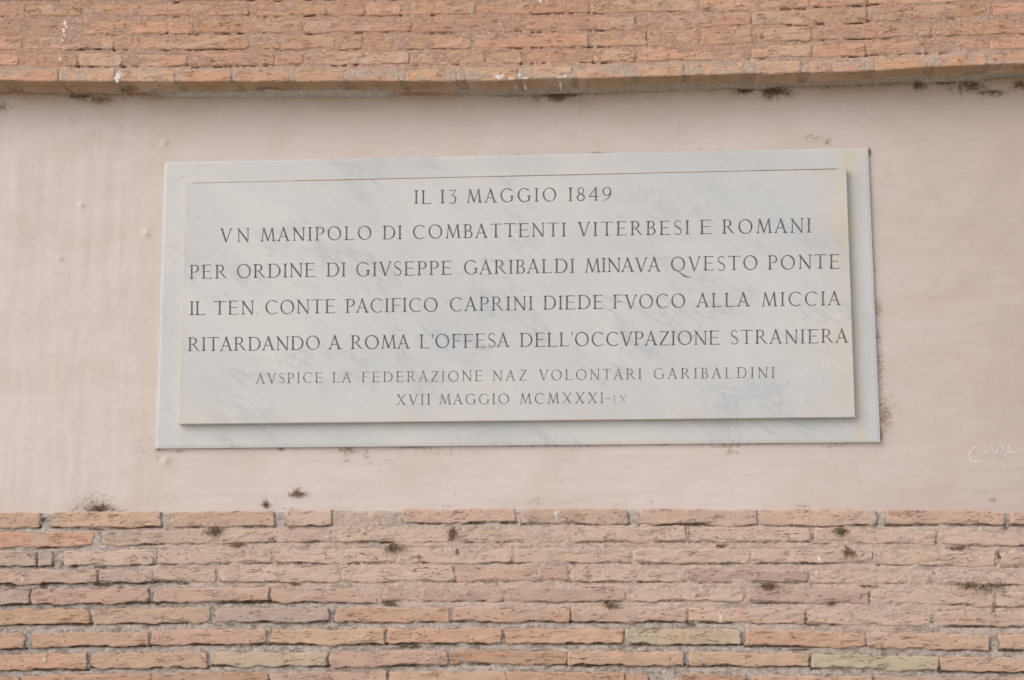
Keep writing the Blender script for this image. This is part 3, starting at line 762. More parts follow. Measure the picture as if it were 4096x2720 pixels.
# crumbling edge of the plaster against the marble
_b = [P(x, y, 0) for x, y in ((658, 648), (3472.8, 589.5), (3521.4, 1767.6), (621, 1793.5))]
def edge_d(a, b):
    t = np.clip(((Xg - a[0]) * (b[0] - a[0]) + (Zg - a[2]) * (b[2] - a[2])) / ((b[0] - a[0]) ** 2 + (b[2] - a[2]) ** 2), 0, 1)
    return np.hypot(Xg - a[0] - t * (b[0] - a[0]), Zg - a[2] - t * (b[2] - a[2]))
for (i_, j_, st_, wd_, sc_) in ((0, 1, 0.55, 0.0035, 9), (1, 2, 0.8, 0.005, 7), (3, 2, 0.95, 0.006, 8), (0, 3, 0.35, 0.005, 5)):
    ed = edge_d(_b[i_], _b[j_])
    dirt = np.maximum(dirt, st_ * (0.35 + 0.65 * sstep(0.42, 0.62, fbm(Xg * sc_, Zg * sc_, 141 + i_))) * np.exp(-ed / wd_))
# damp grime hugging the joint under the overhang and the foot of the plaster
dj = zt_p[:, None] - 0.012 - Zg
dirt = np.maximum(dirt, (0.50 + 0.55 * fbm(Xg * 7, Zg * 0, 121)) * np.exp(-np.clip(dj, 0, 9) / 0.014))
db = Zg - (zb_p[:, None] + 0.012)
dirt = np.maximum(dirt, 0.55 * sstep(0.45, 0.7, fbm(Xg * 7, Zg * 0, 123)) * np.exp(-np.clip(db, 0, 9) / 0.004))
# tint: pale pink, greyer high up; light falloff painted darker towards the right
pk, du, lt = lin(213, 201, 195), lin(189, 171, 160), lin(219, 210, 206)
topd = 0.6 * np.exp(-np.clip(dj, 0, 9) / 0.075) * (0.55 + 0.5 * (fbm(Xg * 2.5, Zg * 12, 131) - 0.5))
right_falloff = 0.78 * sstep(0.45, 1.45, Xg)
f1 = np.clip(0.95 * topd + right_falloff + 0.22 * (fbm(Xg * 4, Zg * 14, 133) - 0.5), 0, 1)[..., None]
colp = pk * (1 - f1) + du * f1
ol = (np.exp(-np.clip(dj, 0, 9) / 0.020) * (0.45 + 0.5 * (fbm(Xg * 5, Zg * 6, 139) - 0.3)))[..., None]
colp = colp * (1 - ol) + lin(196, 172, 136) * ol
strk = (sstep(0.55, 0.75, fbm(Xg * 26, Zg * 2.2, 135)) * (1 - sstep(-1.0, -0.7, Xg)))[..., None]
colp = colp * (1 - 0.35 * strk) + lt * 0.35 * strk
og = (np.exp(-((Xg - P(625, 1000, 0)[0]) / 0.03) ** 2) * 0.5 * fbm(Xg * 60, Zg * 3, 137))[..., None]
colp = colp * (1 - og) + lin(205, 184, 168) * og
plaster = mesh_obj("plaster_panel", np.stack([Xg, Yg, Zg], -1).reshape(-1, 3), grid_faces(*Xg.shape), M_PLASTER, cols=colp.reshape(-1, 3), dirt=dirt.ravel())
tag(plaster, "smooth pale pink plaster field around the marble plaque, grimy under the overhang", "plaster wall")
# faint chalk marks scrawled at the right
z2 = lambda x, y: (3700 + x / 5.962, 1700 + y / 5.962)
chalk = [[(1290, 480), (1180, 540), (1100, 600), (1070, 700), (1075, 800), (1120, 850), (1220, 870), (1370, 868)],
         [(1425, 480), (1470, 540), (1480, 635)], [(1375, 668), (1470, 645), (1590, 632)],
         [(1620, 470), (1625, 600), (1690, 690), (1665, 800)], [(1735, 520), (1745, 620), (1690, 690)],
         [(1790, 410), (1865, 500), (1890, 600)], [(1915, 690), (1930, 780)],
         [(1960, 465), (2030, 462)], [(2010, 470), (2020, 620)], [(1960, 642), (2085, 650), (2165, 655)]]
for c in chalk:
    pts = []
    for (a, b) in zip(c[:-1], c[1:]):
        for t in (0, 0.34, 0.67):
            pts.append(z2(a[0] + (b[0] - a[0]) * t, a[1] + (b[1] - a[1]) * t))
    pts.append(z2(*c[-1]))
    hv = [0.0005 + 0.0015 * random.random() for _ in pts]
    strip("chalk_mark", plaster, pts, M_CHALK, -0.0042, hv)
for px, py in [(232, 1770), (272, 1772), (310, 1776)]:
    strip("chalk_mark", plaster, [(px, py), (px + 5, py + 7), (px + 14, py + 16)], M_CHALK, -0.0042, [0.0008, 0.0016, 0.0006])

# ================================================================== marble plaque
c0 = P(2048, 1200, 0)
plaque = empty("marble_plaque", (c0[0], 0.0, c0[2]))
tag(plaque, "white marble plaque with an engraved Italian inscription, a raised slab on a wider backing slab", "plaque")
BACK = [(658, 648), (3472.8, 589.5), (3521.4, 1767.6), (621, 1793.5)]
FRONT = [(741, 730), (3386.5, 671.5), (3422, 1669), (712, 1697)]
def slab_ring(corners, Y, inset):
    q = np.array([P(x, y, Y) for x, y in corners])
    c = q.mean(0)
    s = np.sign(q - c)
    q = q - s * inset
    q[:, 1] = Y
    return q
def subdiv_loop(q, n):
    out = []
    for a, b in zip(q, np.roll(q, -1, 0)):
        for t in range(n):
            out.append(a + (b - a) * t / n)
    return np.array(out)
# backing slab: dense face so the staining can sit where it is seen
def backing():
    Q = np.array([P(x, y, Y_BACK) for x, y in BACK])
    nu, nv = 240, 100
    a, b = np.meshgrid(np.linspace(0, 1, nu), np.linspace(0, 1, nv), indexing='ij')
    co = ((1 - a) * b)[..., None] * Q[0] + (a * b)[..., None] * Q[1] + (a * (1 - b))[..., None] * Q[2] + ((1 - a) * (1 - b))[..., None] * Q[3]
    border = (a == 0) | (a == 1) | (b == 0) | (b == 1)
    co[..., 1] = Y_BACK + 0.0012 * border
    fr = co.reshape(-1, 3)
    ij = [(i, 0) for i in range(nu)] + [(nu - 1, j) for j in range(1, nv)] + [(i, nv - 1) for i in range(nu - 2, -1, -1)] + [(0, j) for j in range(nv - 2, 0, -1)]
    bi = np.array([i * nv + j for i, j in ij])
    q = fr[bi].copy()
    q[:, 1] = 0.012
    nl = len(bi)
    k_ = np.arange(nl)
    sk = np.stack([bi[k_], len(fr) + k_, len(fr) + (k_ + 1) % nl, bi[(k_ + 1) % nl]], -1)
    V3 = np.concatenate([fr, q])
    x, z = V3[:, 0], V3[:, 2]
    L = FRX
    d = np.zeros(len(V3))
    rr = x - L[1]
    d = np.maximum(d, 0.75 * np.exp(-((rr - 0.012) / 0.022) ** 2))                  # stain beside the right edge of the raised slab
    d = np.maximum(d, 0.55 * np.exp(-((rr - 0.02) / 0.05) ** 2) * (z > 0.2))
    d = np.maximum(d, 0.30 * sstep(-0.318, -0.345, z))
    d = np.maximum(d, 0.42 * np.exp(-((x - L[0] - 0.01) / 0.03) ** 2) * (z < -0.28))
    return mesh_obj("backing_slab", V3, np.concatenate([grid_faces(nu, nv), sk]), M_BACK, plaque, smooth=False, dirt=d)
FRX = (P(712, 1697, Y_SLAB)[0], P(3422, 1669, Y_SLAB)[0])
backing()

# ---- lettering: Roman capitals cut into the raised slab (glyph shapes in cap-height units)
T_, H_ = 0.120, 0.050
def seg(p, q, w0, w1=None):
    w1 = w0 if w1 is None else w1
    dx, dy = q[0] - p[0], q[1] - p[1]
    L = math.hypot(dx, dy)
    nx, ny = -dy / L / 2, dx / L / 2
    return [(p[0] + nx * w0, p[1] + ny * w0), (q[0] + nx * w1, q[1] + ny * w1), (q[0] - nx * w1, q[1] - ny * w1), (p[0] - nx * w0, p[1] - ny * w0)]
def arc(cx, cy, rx, ry, a0, a1, thick=T_, thin=H_, stress=0, n=22, taper=None):
    out = []
    prev = None
    for i in range(n + 1):
        a = R(a0 + (a1 - a0) * i / n)
        k_ = abs(math.cos(a - R(stress)))
        w_ = thin + (thick - thin) * k_ ** 1.6
        if taper: w_ *= taper(i / n)
        ca, sa = math.cos(a), math.sin(a)
        cur = ((cx + (rx) * ca, cy + (ry) * sa), (cx + (rx - w_) * ca, cy + (ry - w_) * sa))
        if prev: out.append([prev[0], cur[0], cur[1], prev[1]])
        prev = cur
    return out
def serif(x, y, w, up, s=0.055):
    """foot (up=1) or head (up=-1) serif around a stem centred at x"""
    h = 0.034
    a, b = x - w / 2 - s, x + w / 2 + s
    return [[(a, y), (b, y), (b, y + up * h * 0.7), (a, y + up * h * 0.7)],
            [(a + 0.012, y + up * h * 0.6), (b - 0.012, y + up * h * 0.6), (x + w / 2, y + up * 0.11), (x - w / 2, y + up * 0.11)]]
X0 = 0.155
def stem(x, w=T_, top=True, bot=True, y0=0.0, y1=1.0, s=0.095):
    o = [seg((x, y0), (x, y1), w)]
    if bot: o += serif(x, y0, w, 1, s)
    if top: o += serif(x, y1, w, -1, s)
    return o
def bar(x0, x1, y, w=H_): return [seg((x0, y), (x1, y), w)]
def tick(x, y, dy, w=0.03): return [[(x - w, y), (x + w * 0.35, y), (x + w * 0.5, y + dy), (x + w * 0.1, y + dy)]]
def glyph(ch):
    o = []
    if ch in 'I1':
        return stem(X0), 0.32
    if ch == 'L':
        o = stem(X0) + bar(X0, 0.70, 0.020) + tick(0.70, 0, 0.17, 0.03)
        return o, 0.74
    if ch == 'E':
        o = stem(X0) + bar(X0, 0.68, 0.980) + bar(X0, 0.62, 0.52) + bar(X0, 0.72, 0.020)
        o += tick(0.68, 1, -0.14) + tick(0.62, 0.46, 0.12, 0.018) + tick(0.72, 0, 0.16)
        return o, 0.76
    if ch == 'F':
        o = stem(X0) + bar(X0, 0.68, 0.980) + bar(X0, 0.60, 0.50) + tick(0.68, 1, -0.15) + tick(0.60, 0.44, 0.12, 0.018)
        return o, 0.71
    if ch == 'T':
        o = stem(0.44, top=False) + bar(0.04, 0.84, 0.98) + [[(0.0, 0.89), (0.03, 0.89), (0.10, 1.0), (0.045, 1.01)], [(0.88, 0.88), (0.85, 0.88), (0.79, 1.0), (0.84, 1.01)]]
        return o, 0.88
    if ch == 'P':
        o = stem(X0) + arc(0.39, 0.73, 0.29, 0.27, -90, 90) + bar(X0, 0.40, 0.980) + bar(0.26, 0.40, 0.478)
        return o, 0.68
    if ch == 'R':
        o = stem(X0) + arc(0.37, 0.74, 0.28, 0.26, -90, 90) + bar(X0, 0.38, 0.980) + bar(X0, 0.38, 0.498)
        o += [seg((0.38, 0.50), (0.74, 0.06), 0.085, 0.10), seg((0.72, 0.08), (0.90, 0.0), 0.085, 0.02)]
        return o, 0.88
    if ch == 'B':
        o = stem(X0) + arc(0.36, 0.76, 0.24, 0.24, -90, 90, T_ * .9) + arc(0.38, 0.27, 0.30, 0.27, -90, 90) + bar(X0, 0.37, 0.980) + bar(X0, 0.39, 0.522) + bar(X0, 0.39, 0.020)
        return o, 0.70
    if ch == 'D':
        o = stem(X0) + arc(0.42, 0.5, 0.50, 0.5, -90, 90, T_ * 1.05) + bar(X0, 0.43, 0.980) + bar(X0, 0.43, 0.020)
        return o, 0.93
    if ch in 'OQ':
        o = arc(0.5, 0.5, 0.50, 0.52, 0, 360, T_ * 1.03, H_, 18, 40)
        if ch == 'Q':
            pts = [(0.50, 0.0), (0.72, -0.20), (1.0, -0.38), (1.32, -0.46), (1.46, -0.45)]
            ws = [0.05, 0.09, 0.10, 0.05, 0.012]
            for i in range(4): o.append(seg(pts[i], pts[i + 1], ws[i], ws[i + 1]))
        return o, 1.0
    if ch == 'C':
        o = arc(0.50, 0.5, 0.50, 0.52, 52, 306, T_ * 1.03, H_, 12, 30)
        o += [[(0.80, 0.90), (0.80, 0.86), (0.855, 0.80), (0.87, 0.80), (0.87, 0.88)], seg((0.77, 0.08), (0.88, 0.13), 0.035, 0.02)]
        return o, 0.87
    if ch == 'G':
        o = arc(0.50, 0.5, 0.50, 0.52, 52, 318, T_ * 1.03, H_, 12, 30)
        o += [[(0.80, 0.90), (0.80, 0.86), (0.855, 0.80), (0.87, 0.80), (0.87, 0.88)]] + stem(0.85, T_ * 0.95, True, False, 0.08, 0.46)
        return o, 0.96
    if ch == 'S':
        top = arc(0.30, 0.755, 0.245, 0.265, 40, 180, 0.06, H_, 0, 14)
        bot = arc(0.30, 0.245, 0.265, 0.265, -140, 0, 0.07, H_, 0, 14)
        sp = [(0.085, 0.76), (0.10, 0.66), (0.19, 0.575), (0.32, 0.505), (0.44, 0.42), (0.52, 0.33), (0.53, 0.245)]
        ws = [0.06, 0.085, 0.105, 0.11, 0.105, 0.085, 0.07]
        o = top + bot + [seg(sp[i], sp[i + 1], ws[i], ws[i + 1]) for i in range(6)]
        o += [[(0.46, 0.94), (0.485, 0.94), (0.51, 0.80), (0.485, 0.80)], [(0.045, 0.21), (0.07, 0.21), (0.11, 0.05), (0.085, 0.05)]]
        return o, 0.57
    if ch == 'A':
        o = [seg((0.10, 0.0), (0.46, 1.02), H_ * 1.15), seg((0.78, 0.0), (0.43, 1.03), T_ * 1.05)] + bar(0.22, 0.65, 0.36, H_)
        o += serif(0.10, 0, H_, 1, 0.09) + serif(0.78, 0, T_, 1, 0.10)
        return o, 0.95
    if ch == 'V':
        o = [seg((0.14, 1.0), (0.47, -0.02), T_ * 1.05), seg((0.82, 1.0), (0.47, -0.02), H_ * 1.15)]
        o += serif(0.14, 1, T_, -1, 0.07) + serif(0.82, 1, H_, -1, 0.09)
        return o, 0.93
    if ch == 'N':
        o = stem(0.14, H_ * 1.3, False, True, 0, 0.98, 0.09) + stem(0.82, H_ * 1.3, True, False, 0, 1, 0.09) + [seg((0.10, 0.98), (0.82, -0.01), T_ * 1.05)] + bar(0.0, 0.16, 0.985, 0.03)
        return o, 0.93
    if ch == 'M':
        o = [seg((0.12, 0), (0.24, 0.98), H_ * 1.2), seg((0.24, 1.0), (0.56, 0.03), T_), seg((0.87, 1.0), (0.555, 0.03), H_ * 1.2), seg((0.99, 0.0), (0.88, 1.0), T_)]
        o += serif(0.12, 0, H_, 1, 0.09) + serif(0.99, 0, T_, 1, 0.09) + bar(0.10, 0.26, 0.985, 0.03) + bar(0.86, 1.0, 0.985, 0.03)
        return o, 1.10
    if ch == 'X':
        o = [seg((0.16, 1.0), (0.76, 0.0), T_ * 1.05), seg((0.80, 1.0), (0.12, 0.0), H_ * 1.2)]
        o += serif(0.16, 1, T_, -1, 0.06) + serif(0.80, 1, H_, -1, 0.08) + serif(0.76, 0, T_, 1, 0.06) + serif(0.12, 0, H_, 1, 0.08)
        return o, 0.90
    if ch == 'Z':
        o = [seg((0.66, 0.98), (0.08, 0.02), T_)] + bar(0.08, 0.70, 0.98) + bar(0.04, 0.70, 0.02) + tick(0.11, 1, -0.13) + tick(0.70, 0, 0.15)
        return o, 0.74
    if ch == '3':
        o = bar(0.10, 0.56, 0.97, 0.05) + [seg((0.55, 0.96), (0.28, 0.60), 0.04)] + arc(0.27, 0.28, 0.32, 0.32, -130, 100, T_ * .9)
        o += tick(0.11, 1.0, -0.12)
        return o, 0.60
    if ch == '8':
        o = arc(0.32, 0.74, 0.24, 0.27, 0, 360, T_ * .65, H_ * 1.2, 0, 26) + arc(0.32, 0.25, 0.30, 0.27, 0, 360, T_ * .8, H_ * 1.2, 0, 28) + [seg((0.20, 0.62), (0.46, 0.40), 0.07)]
        return o, 0.64
    if ch == '4':
        o = stem(0.52, T_ * .95, False, True, 0, 1.0, 0.05) + [seg((0.53, 1.0), (0.03, 0.32), H_ * 1.2)] + bar(0.02, 0.72, 0.31, H_ * 1.2)
        return o, 0.72
    if ch == '9':
        o = arc(0.34, 0.68, 0.33, 0.33, 0, 360, T_ * .85, H_ * 1.2, 0, 28)
        pts = [(0.63, 0.68), (0.61, 0.45), (0.48, 0.20), (0.26, 0.05), (0.06, 0.0)]
        ws = [0.09, 0.085, 0.06, 0.04, 0.02]
        o += [seg(pts[i], pts[i + 1], ws[i], ws[i + 1]) for i in range(4)]
        return o, 0.68
    if ch == '.': return [[(0.0, 0.0), (0.11, 0.0), (0.055, 0.10)]], 0.11
    if ch == "'": return [[(0.02, 1.02), (0.13, 1.02), (0.12, 0.88), (0.05, 0.74), (0.02, 0.75), (0.06, 0.88)]], 0.14
    if ch == '-': return [seg((0.0, 0.44), (0.42, 0.46), 0.05)], 0.42
    raise ValueError(ch)
SB = {'A': -0.03, 'V': -0.03, 'T': -0.01, 'O': 0.05, 'C': 0.05, 'G': 0.05, 'Q': 0.05, 'D': 0.04, 'L': 0.02, "'": 0.0, '.': 0.03}
# (first baseline point, last baseline point, cap height left/right, paint, weight, words with photo extents)
LINES = [
 ((1660, 815.5), (2430, 802), 54, 54, 0, [("IL", 1657, 1725), ("13", 1762, 1826), ("MAGGIO", 1867, 2225), ("1849", 2274, 2446)]),
 ((880, 968), (3245, 930), 53.5, 57.5, 0, [("VN", 880, 998), ("MANIPOLO", 1042, 1486), ("DI", 1531, 1609), ("COMBATTENTI", 1652, 2265), ("VITERBESI", 2310, 2759), ("E", 2798, 2847), ("ROMANI", 2889, 3245.5)]),
 ((758, 1116), (3360, 1074), 55.5, 57, 0, [("PER", 758.5, 909), ("ORDINE", 948, 1261), ("DI", 1306, 1384), ("GIVSEPPE", 1425, 1807.6), ("GARIBALDI", 1856, 2299), ("MINAVA", 2339, 2644.6), ("QVESTO", 2684, 3030), ("PONTE", 3071, 3360)]),
 ((759, 1261), (3365, 1221), 55, 56, 0, [("IL", 759, 822), ("TEN.", 855, 1033), ("CONTE", 1062, 1342), ("PACIFICO", 1382, 1751), ("CAPRINI", 1800, 2132.6), ("DIEDE", 2173, 2414), ("FVOCO", 2452, 2741), ("ALLA", 2785, 3001), ("MICCIA", 3047, 3365)]),
 ((752, 1405.5), (3395, 1371), 55, 56, 0, [("RITARDANDO", 752, 1279.5), ("A", 1314, 1367), ("ROMA", 1403, 1641.5), ("L'OFFESA", 1678, 2040), ("DELL'OCCVPAZIONE", 2079, 2878), ("STRANIERA", 2921, 3395)]),
 ((1023, 1534), (3100, 1511), 41, 43.5, 1, [("AVSPICE", 1023, 1292), ("LA", 1330, 1407), ("FEDERAZIONE", 1447, 1931), ("NAZ.", 1970.5, 2128), ("VOLONTARI", 2155, 2567), ("GARIBALDINI", 2615.6, 3100)]),
 ((1586, 1620), (2415, 1613), 42, 43, 1, [("XVII", 1585.7, 1722), ("MAGGIO", 1757.6, 2036.6), ("MCMXXXI", 2079, 2415), ("-", 2420.5, 2442)]),
 ((2452, 1612), (2505, 1611), 29, 29, 2, [("IX", 2452.7, 2505)]),
]
MM = 1000.0
letters = []           # (list of polygons in millimetres, paint)
for (bx0, by0), (bx1, by1), h0, h1, paint, words in LINES:
    for word, wx0, wx1 in words:
        gl_ = [glyph(c) for c in word]
        hmid = h0 + (h1 - h0) * ((wx0 + wx1) / 2 - bx0) / max(bx1 - bx0, 1)
        tot = sum(g_[1] for g_ in gl_) * hmid
        sbs = [0.0] + [(SB.get(a, 0.02) + SB.get(b, 0.02)) * hmid for a, b in zip(word[:-1], word[1:])]
        extra = ((wx1 - wx0) - tot - sum(sbs))
        sxx = 1.0
        if len(word) > 1: trk = extra / (len(word) - 1)
        else:
            trk = 0
            sxx = (wx1 - wx0) / tot
        if trk < -0.06 * hmid:              # squeeze letters a little rather than let them collide
            lim = -0.06 * hmid
            sxx = ((wx1 - wx0) - sum(sbs) - lim * (len(word) - 1)) / tot
            trk = lim
        x = wx0
        for gi, (g_, adv) in enumerate(gl_):
            x += sbs[gi] + (trk if gi else 0)
            f_ = (x - bx0) / (bx1 - bx0)
            hc = h0 + (h1 - h0) * f_
            by = by0 + (by1 - by0) * f_ + random.uniform(-0.7, 0.7)
            sl = (by1 - by0) / (bx1 - bx0)
            wk = 1.0
            polys = []
            for pl in g_:
                pp = []
                for (u, v) in pl:
                    q = P(x + u * hc * sxx, by + sl * u * hc - v * hc, Y_SLAB)
                    pp.append((q[0] * MM, q[2] * MM))
                area = sum(a[0] * b[1] - a[1] * b[0] for a, b in zip(pp, pp[1:] + pp[:1]))
                if area < 0: pp = pp[::-1]
                polys.append(pp)
            letters.append((polys, paint))
            x += adv * hc * sxx
# triangulate the front face with every letter outline as a constraint
bev = 0.0015
ring = slab_ring(FRONT, Y_SLAB, 0.0)
inner = slab_ring(FRONT, Y_SLAB, bev)
# the raised slab is slightly bevelled
face_loop = subdiv_loop(inner, 40)
vin, fin, owner = [], [], []
base_poly = [(q[0] * MM, q[2] * MM) for q in face_loop]
if sum(a[0] * b[1] - a[1] * b[0] for a, b in zip(base_poly, base_poly[1:] + base_poly[:1])) < 0:
    base_poly = base_poly[::-1]
vin += base_poly
fin.append(list(range(len(base_poly))))
owner.append(-1)
# interior points so staining varies across the face
xa, xb = inner[:, 0].min() * MM, inner[:, 0].max() * MM
za, zb_ = inner[:, 2].min() * MM, inner[:, 2].max() * MM
def inside(px_, pz_):
    r = False
    n = len(base_poly)
    for i in range(n):
        (x1, y1), (x2, y2) = base_poly[i], base_poly[(i + 1) % n]
        if (y1 > pz_) != (y2 > pz_) and px_ < (x2 - x1) * (pz_ - y1) / (y2 - y1) + x1: r = not r
    return r
for x in np.arange(xa + 12, xb - 8, 24):
    for z in np.arange(za + 14, zb_ - 10, 18):
        if inside(x - 9, z - 9) and inside(x + 9, z + 9): vin.append((x + random.uniform(-3, 3), z + random.uniform(-3, 3)))
for li, (polys, paint) in enumerate(letters):
    for pp in polys:
        s = len(vin)
        vin += pp
        fin.append(list(range(s, s + len(pp))))
        owner.append(li)
vo, eo, fo, ov, oe, of = delaunay_2d_cdt([Vector(v) for v in vin], [], fin, 1, 1e-4, True)
vo = np.array([(v[0] / MM, v[1] / MM) for v in vo])
face_owner = []
for lst in of:
    own = [owner[i] for i in lst if owner[i] >= 0]
    face_owner.append(own[0] if own else (-1 if len(lst) else -2))
print("cdt", len(vo), len(fo), "letters", len(letters))
front_faces = [tuple(f) for f, w_ in zip(fo, face_owner) if w_ == -1]
# slab body
nfv = len(vo)
V3 = [(x, Y_SLAB, z) for x, z in vo]
loopA = subdiv_loop(inner, 1)
def add_loop(q):
    s = len(V3)
    V3.extend([tuple(v) for v in q])
    return list(range(s, s + len(q)))
A0 = add_loop(inner)
A1r = ring.copy(); A1r[:, 1] = Y_SLAB + bev
A1 = add_loop(A1r)
A2r = ring.copy(); A2r[:, 1] = Y_BACK - 0.0012
A2 = add_loop(A2r)
for a, b in ((A0, A1), (A1, A2)):
    for i in range(4):
        j_ = (i + 1) % 4
        front_faces.append((a[i], a[j_], b[j_], b[i]))
V3 = np.array(V3)
x, z = V3[:, 0], V3[:, 2]
c_ = ring.mean(0)
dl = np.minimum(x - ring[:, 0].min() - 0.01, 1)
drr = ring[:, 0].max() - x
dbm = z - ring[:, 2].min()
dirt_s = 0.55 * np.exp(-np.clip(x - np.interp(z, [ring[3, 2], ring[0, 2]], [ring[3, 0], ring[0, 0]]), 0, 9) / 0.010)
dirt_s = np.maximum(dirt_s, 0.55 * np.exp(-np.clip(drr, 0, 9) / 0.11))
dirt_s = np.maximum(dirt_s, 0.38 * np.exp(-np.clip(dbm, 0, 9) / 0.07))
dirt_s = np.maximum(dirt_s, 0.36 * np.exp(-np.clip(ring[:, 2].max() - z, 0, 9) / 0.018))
slab = mesh_obj("raised_slab", V3, front_faces, M_SLAB, plaque, smooth=False, dirt=dirt_s)
slab.location = slab.location
# each cut letter: painted floor and walls
by_letter = {}
for f, w_ in zip(fo, face_owner):
    if w_ >= 0: by_letter.setdefault(w_, []).append(f)
for li, fl in by_letter.items():
    paint = letters[li][1]
    depth = 0.0011 if paint == 0 else 0.0008
    cnt = {}
    for f in fl:
        for a, b in zip(f, f[1:] + f[:1] if isinstance(f, list) else tuple(f[1:]) + (f[0],)):
            cnt[(min(a, b), max(a, b))] = cnt.get((min(a, b), max(a, b)), 0) + 1
    idx = {}
    vs = []
    def vid(i, lvl):
        if (i, lvl) not in idx:
            idx[(i, lvl)] = len(vs)
            vs.append((vo[i][0], Y_SLAB + (depth if lvl else 0), vo[i][1]))
        return idx[(i, lvl)]
    fs = [tuple(vid(i, 1) for i in f) for f in fl]
    for (a, b), n in cnt.items():
        if n == 1: fs.append((vid(a, 0), vid(b, 0), vid(b, 1), vid(a, 1)))
    org = np.mean(np.array(vs), 0)
    o = mesh_obj("letter", vs, fs, M_INK[paint], None, smooth=False)
    o.parent = slab
    o.location = Vector(org) - plaque.location - slab.location
# narrow soiled joint line above the raised slab
jl = []
for i in range(60):
    t = i / 59
    jl.append((741 + (3386.5 - 741) * t, 729.2 + (671 - 729.2) * t))
seg_j = jl
strip("soiled_joint", plaque, [(x, y + 3.5) for x, y in seg_j], M_JOINT, Y_SLAB, [(0.0005 + 0.0006 * vnoise(i * 0.35, 0.5, 3)) * (0.6 if i < 10 else 1) for i in range(len(seg_j))])
# pale scratches on the marble face
for pts in ([(2686, 695), (2662, 745), (2636, 792)], [(3297, 1440), (3283, 1530), (3262, 1660)]):
    strip("scratch", plaque, pts, M_LIME, Y_SLAB - 0.0004, [0.0006, 0.0008, 0.0004])

# ================================================================== dried roots and moss in the joints
def tuft(px, py, Y, wpx, hpx, n, label, mat, down=1, clumps=30, group="dried tufts rooted in the joints of the wall"):
    r = random.Random(int(px * 7 + py))
    c = P(px, py, Y)
    W_, H2 = wpx * px2m, hpx * px2m
    V, Fc = [], []
    def tube(pts, rad):
        s = len(V)
        for i, p in enumerate(pts):
            rr = rad * (1 - 0.75 * i / (len(pts) - 1))
            for k_ in range(3):
                a = k_ * 2.094 + i
                V.append((p[0] + rr * math.cos(a), p[1] + rr * math.sin(a) * 0.8, p[2] + rr * math.sin(a + 0.7)))
        for i in range(len(pts) - 1):
            for k_ in range(3):
                a, b = s + i * 3 + k_, s + i * 3 + (k_ + 1) % 3
                Fc.append((a, b, b + 3, a + 3))
    for _ in range(int(n * 1.5)):
        x = c[0] + r.gauss(0, 0.38) * W_
        z = c[2] + r.gauss(0, 0.16) * H2
        y = Y - r.uniform(0.0005, 0.004)
        ang = r.gauss(-math.pi / 2 if down else math.pi / 2, 0.8)
        L = r.uniform(0.25, 1.25) * max(H2, W_ * 0.4)
        pts = []
        for i in range(7):
            pts.append((x, y, z))
            ang += r.gauss(0, 0.55)
            x += math.cos(ang) * L / 6
            z += math.sin(ang) * L / 6
            y = min(Y - 0.0004, max(Y - 0.010, y + r.gauss(0, 0.0012)))
        tube(pts, r.uniform(0.0003, 0.0008))
    for _ in range(int(clumps * 0.3)):
        q = (c[0] + r.gauss(0, 0.28) * W_, Y - r.uniform(0.0, 0.003), c[2] + r.gauss(0, 0.16) * H2)
        s = len(V)
        sz = r.uniform(0.0008, 0.0024)
        for d in ((1, 0, 0), (-1, 0, 0), (0, 1, 0), (0, -1, 0), (0, 0, 1), (0, 0, -1)):
            k_ = sz * r.uniform(0.6, 1.4)
            V.append((q[0] + d[0] * k_ * 1.5, q[1] + d[1] * k_ * 0.8, q[2] + d[2] * k_))
        for f in ((0, 2, 4), (2, 1, 4), (1, 3, 4), (3, 0, 4), (2, 0, 5), (1, 2, 5), (3, 1, 5), (0, 3, 5)):
            Fc.append(tuple(s + i for i in f))
    o = mesh_obj("dry_tuft", V, Fc, mat, None, origin=(c[0], Y, c[2]), smooth=False)
    tag(o, label, "dried plant", group)
tuft(3095, 362, -0.001, 90, 45, 60, "brown root tuft curling down from the overhang joint above the plaque's upper right corner", M_ROOT, clumps=60)
tuft(2980, 362, -0.001, 50, 26, 40, "small dark root tuft under the overhang, just left of the curling brown one", M_ROOT, clumps=50)
tuft(2225, 376, -0.001, 160, 34, 50, "widest dark moss patch under the overhang, right of the plaque's middle", M_MOSS, clumps=150)
tuft(2042, 376, -0.001, 80, 6, 10, "thin dark strip made to show the open slot in the joint left of the widest moss patch", M_MOSS, clumps=70)  # added dark clumps stand in for the shade of an open slot
tuft(3875, 340, -0.001, 80, 42, 50, "spreading brown root tuft hanging under the overhang near the right edge of the photo", M_ROOT, clumps=30)
tuft(3960, 366, -0.001, 90, 14, 30, "thin sideways root sprig below and right of the spreading tuft at upper right", M_ROOT, clumps=16)
tuft(3675, 340, -0.001, 36, 28, 30, "small pale root tuft left of the flat dark gap at upper right", M_ROOT, clumps=16)
tuft(3785, 333, -0.001, 80, 5, 8, "flat dark strip at the gap in the overhang joint between two root tufts at upper right", M_MOSS, clumps=50)
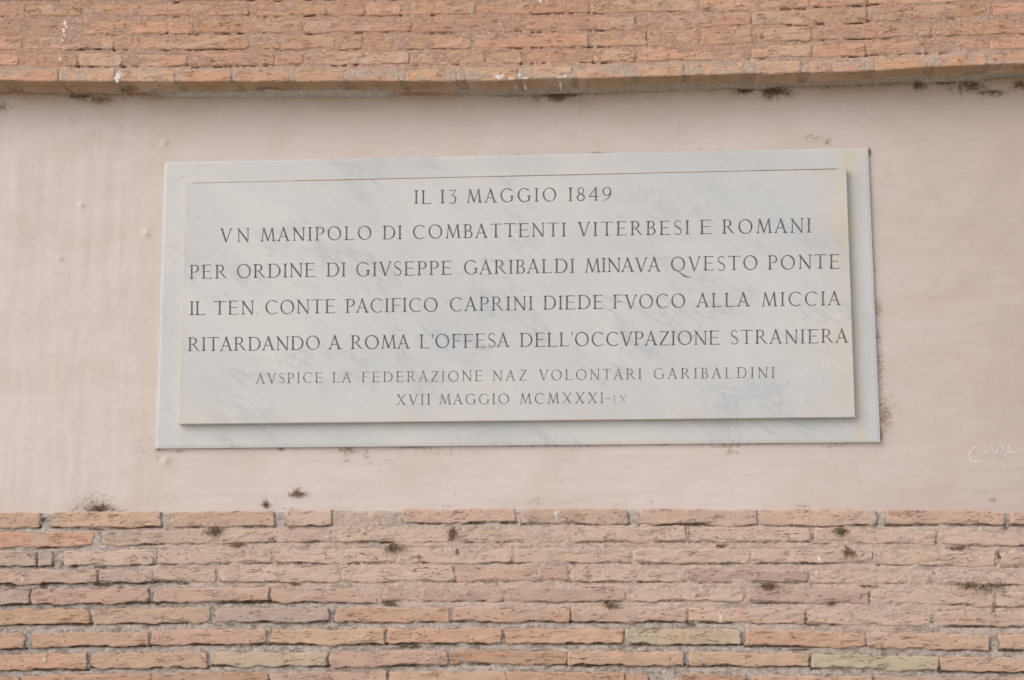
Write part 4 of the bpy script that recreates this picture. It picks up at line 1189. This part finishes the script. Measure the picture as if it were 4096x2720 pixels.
tuft(4078, 335, -0.001, 36, 34, 30, "root tuft under the overhang at the far right edge of the photo", M_ROOT, clumps=14)
tuft(318, 384, -0.001, 80, 12, 14, "dark soil and moss lump under the overhang at upper left", M_MOSS, clumps=60)
tuft(390, 395, -0.001, 80, 24, 30, "fine brown rootlets right of the dark moss lump at upper left", M_ROOT, clumps=16)
tuft(505, 362, Y_UP / 2, 50, 16, 10, "dark clump made to show the black hole on the overhang's underside at left", M_MOSS, clumps=40)  # added dark clumps stand in for the shade inside a hole
tuft(395, 2038, -0.001, 90, 30, 60, "brown tuft growing at the foot of the plaster above the lower left bricks", M_ROOT, 0, clumps=40)
tuft(860, 2115, Y_LOW - 0.002, 40, 36, 40, "brown fibrous tuft in the brick joint one course below the plaster at left", M_ROOT, clumps=24)
tuft(1062, 2022, -0.001, 14, 26, 22, "tiny upright tuft at the foot of the plaster below the plaque's left part", M_ROOT, 0, clumps=8)
tuft(1190, 1972, -0.001, 50, 30, 26, "small clinging rootlet patch on plaster between plaque and bricks, left of centre", M_ROOT, clumps=12)
tuft(1570, 2185, Y_LOW - 0.001, 50, 40, 45, "dark hanging tuft in the third brick course left of centre", M_ROOT, clumps=20)
tuft(1810, 2122, Y_LOW - 0.001, 12, 50, 26, "narrow vertical tuft in the brick joint in the second course near the centre", M_ROOT, clumps=14)
tuft(3360, 2120, Y_LOW - 0.001, 40, 40, 40, "olive moss tuft in the second brick course at right", M_MOSS, clumps=30)
tuft(3395, 2205, Y_LOW - 0.001, 40, 36, 30, "thin brown tuft one course below the olive moss at right", M_ROOT, clumps=16)
tuft(3910, 2340, Y_LOW - 0.001, 120, 16, 50, "long dark moss line in the fourth joint at the right edge", M_MOSS, clumps=60)
tuft(3075, 2342, Y_LOW - 0.001, 60, 18, 45, "dark moss tuft below the purplish brick at right", M_MOSS, clumps=40)
tuft(2440, 2418, Y_LOW - 0.001, 40, 24, 40, "forked brown tuft hanging from the fifth brick course right of centre", M_ROOT, clumps=16)
print("polys", sum(len(o.data.polygons) for o in sc.objects if o.type == 'MESH'))
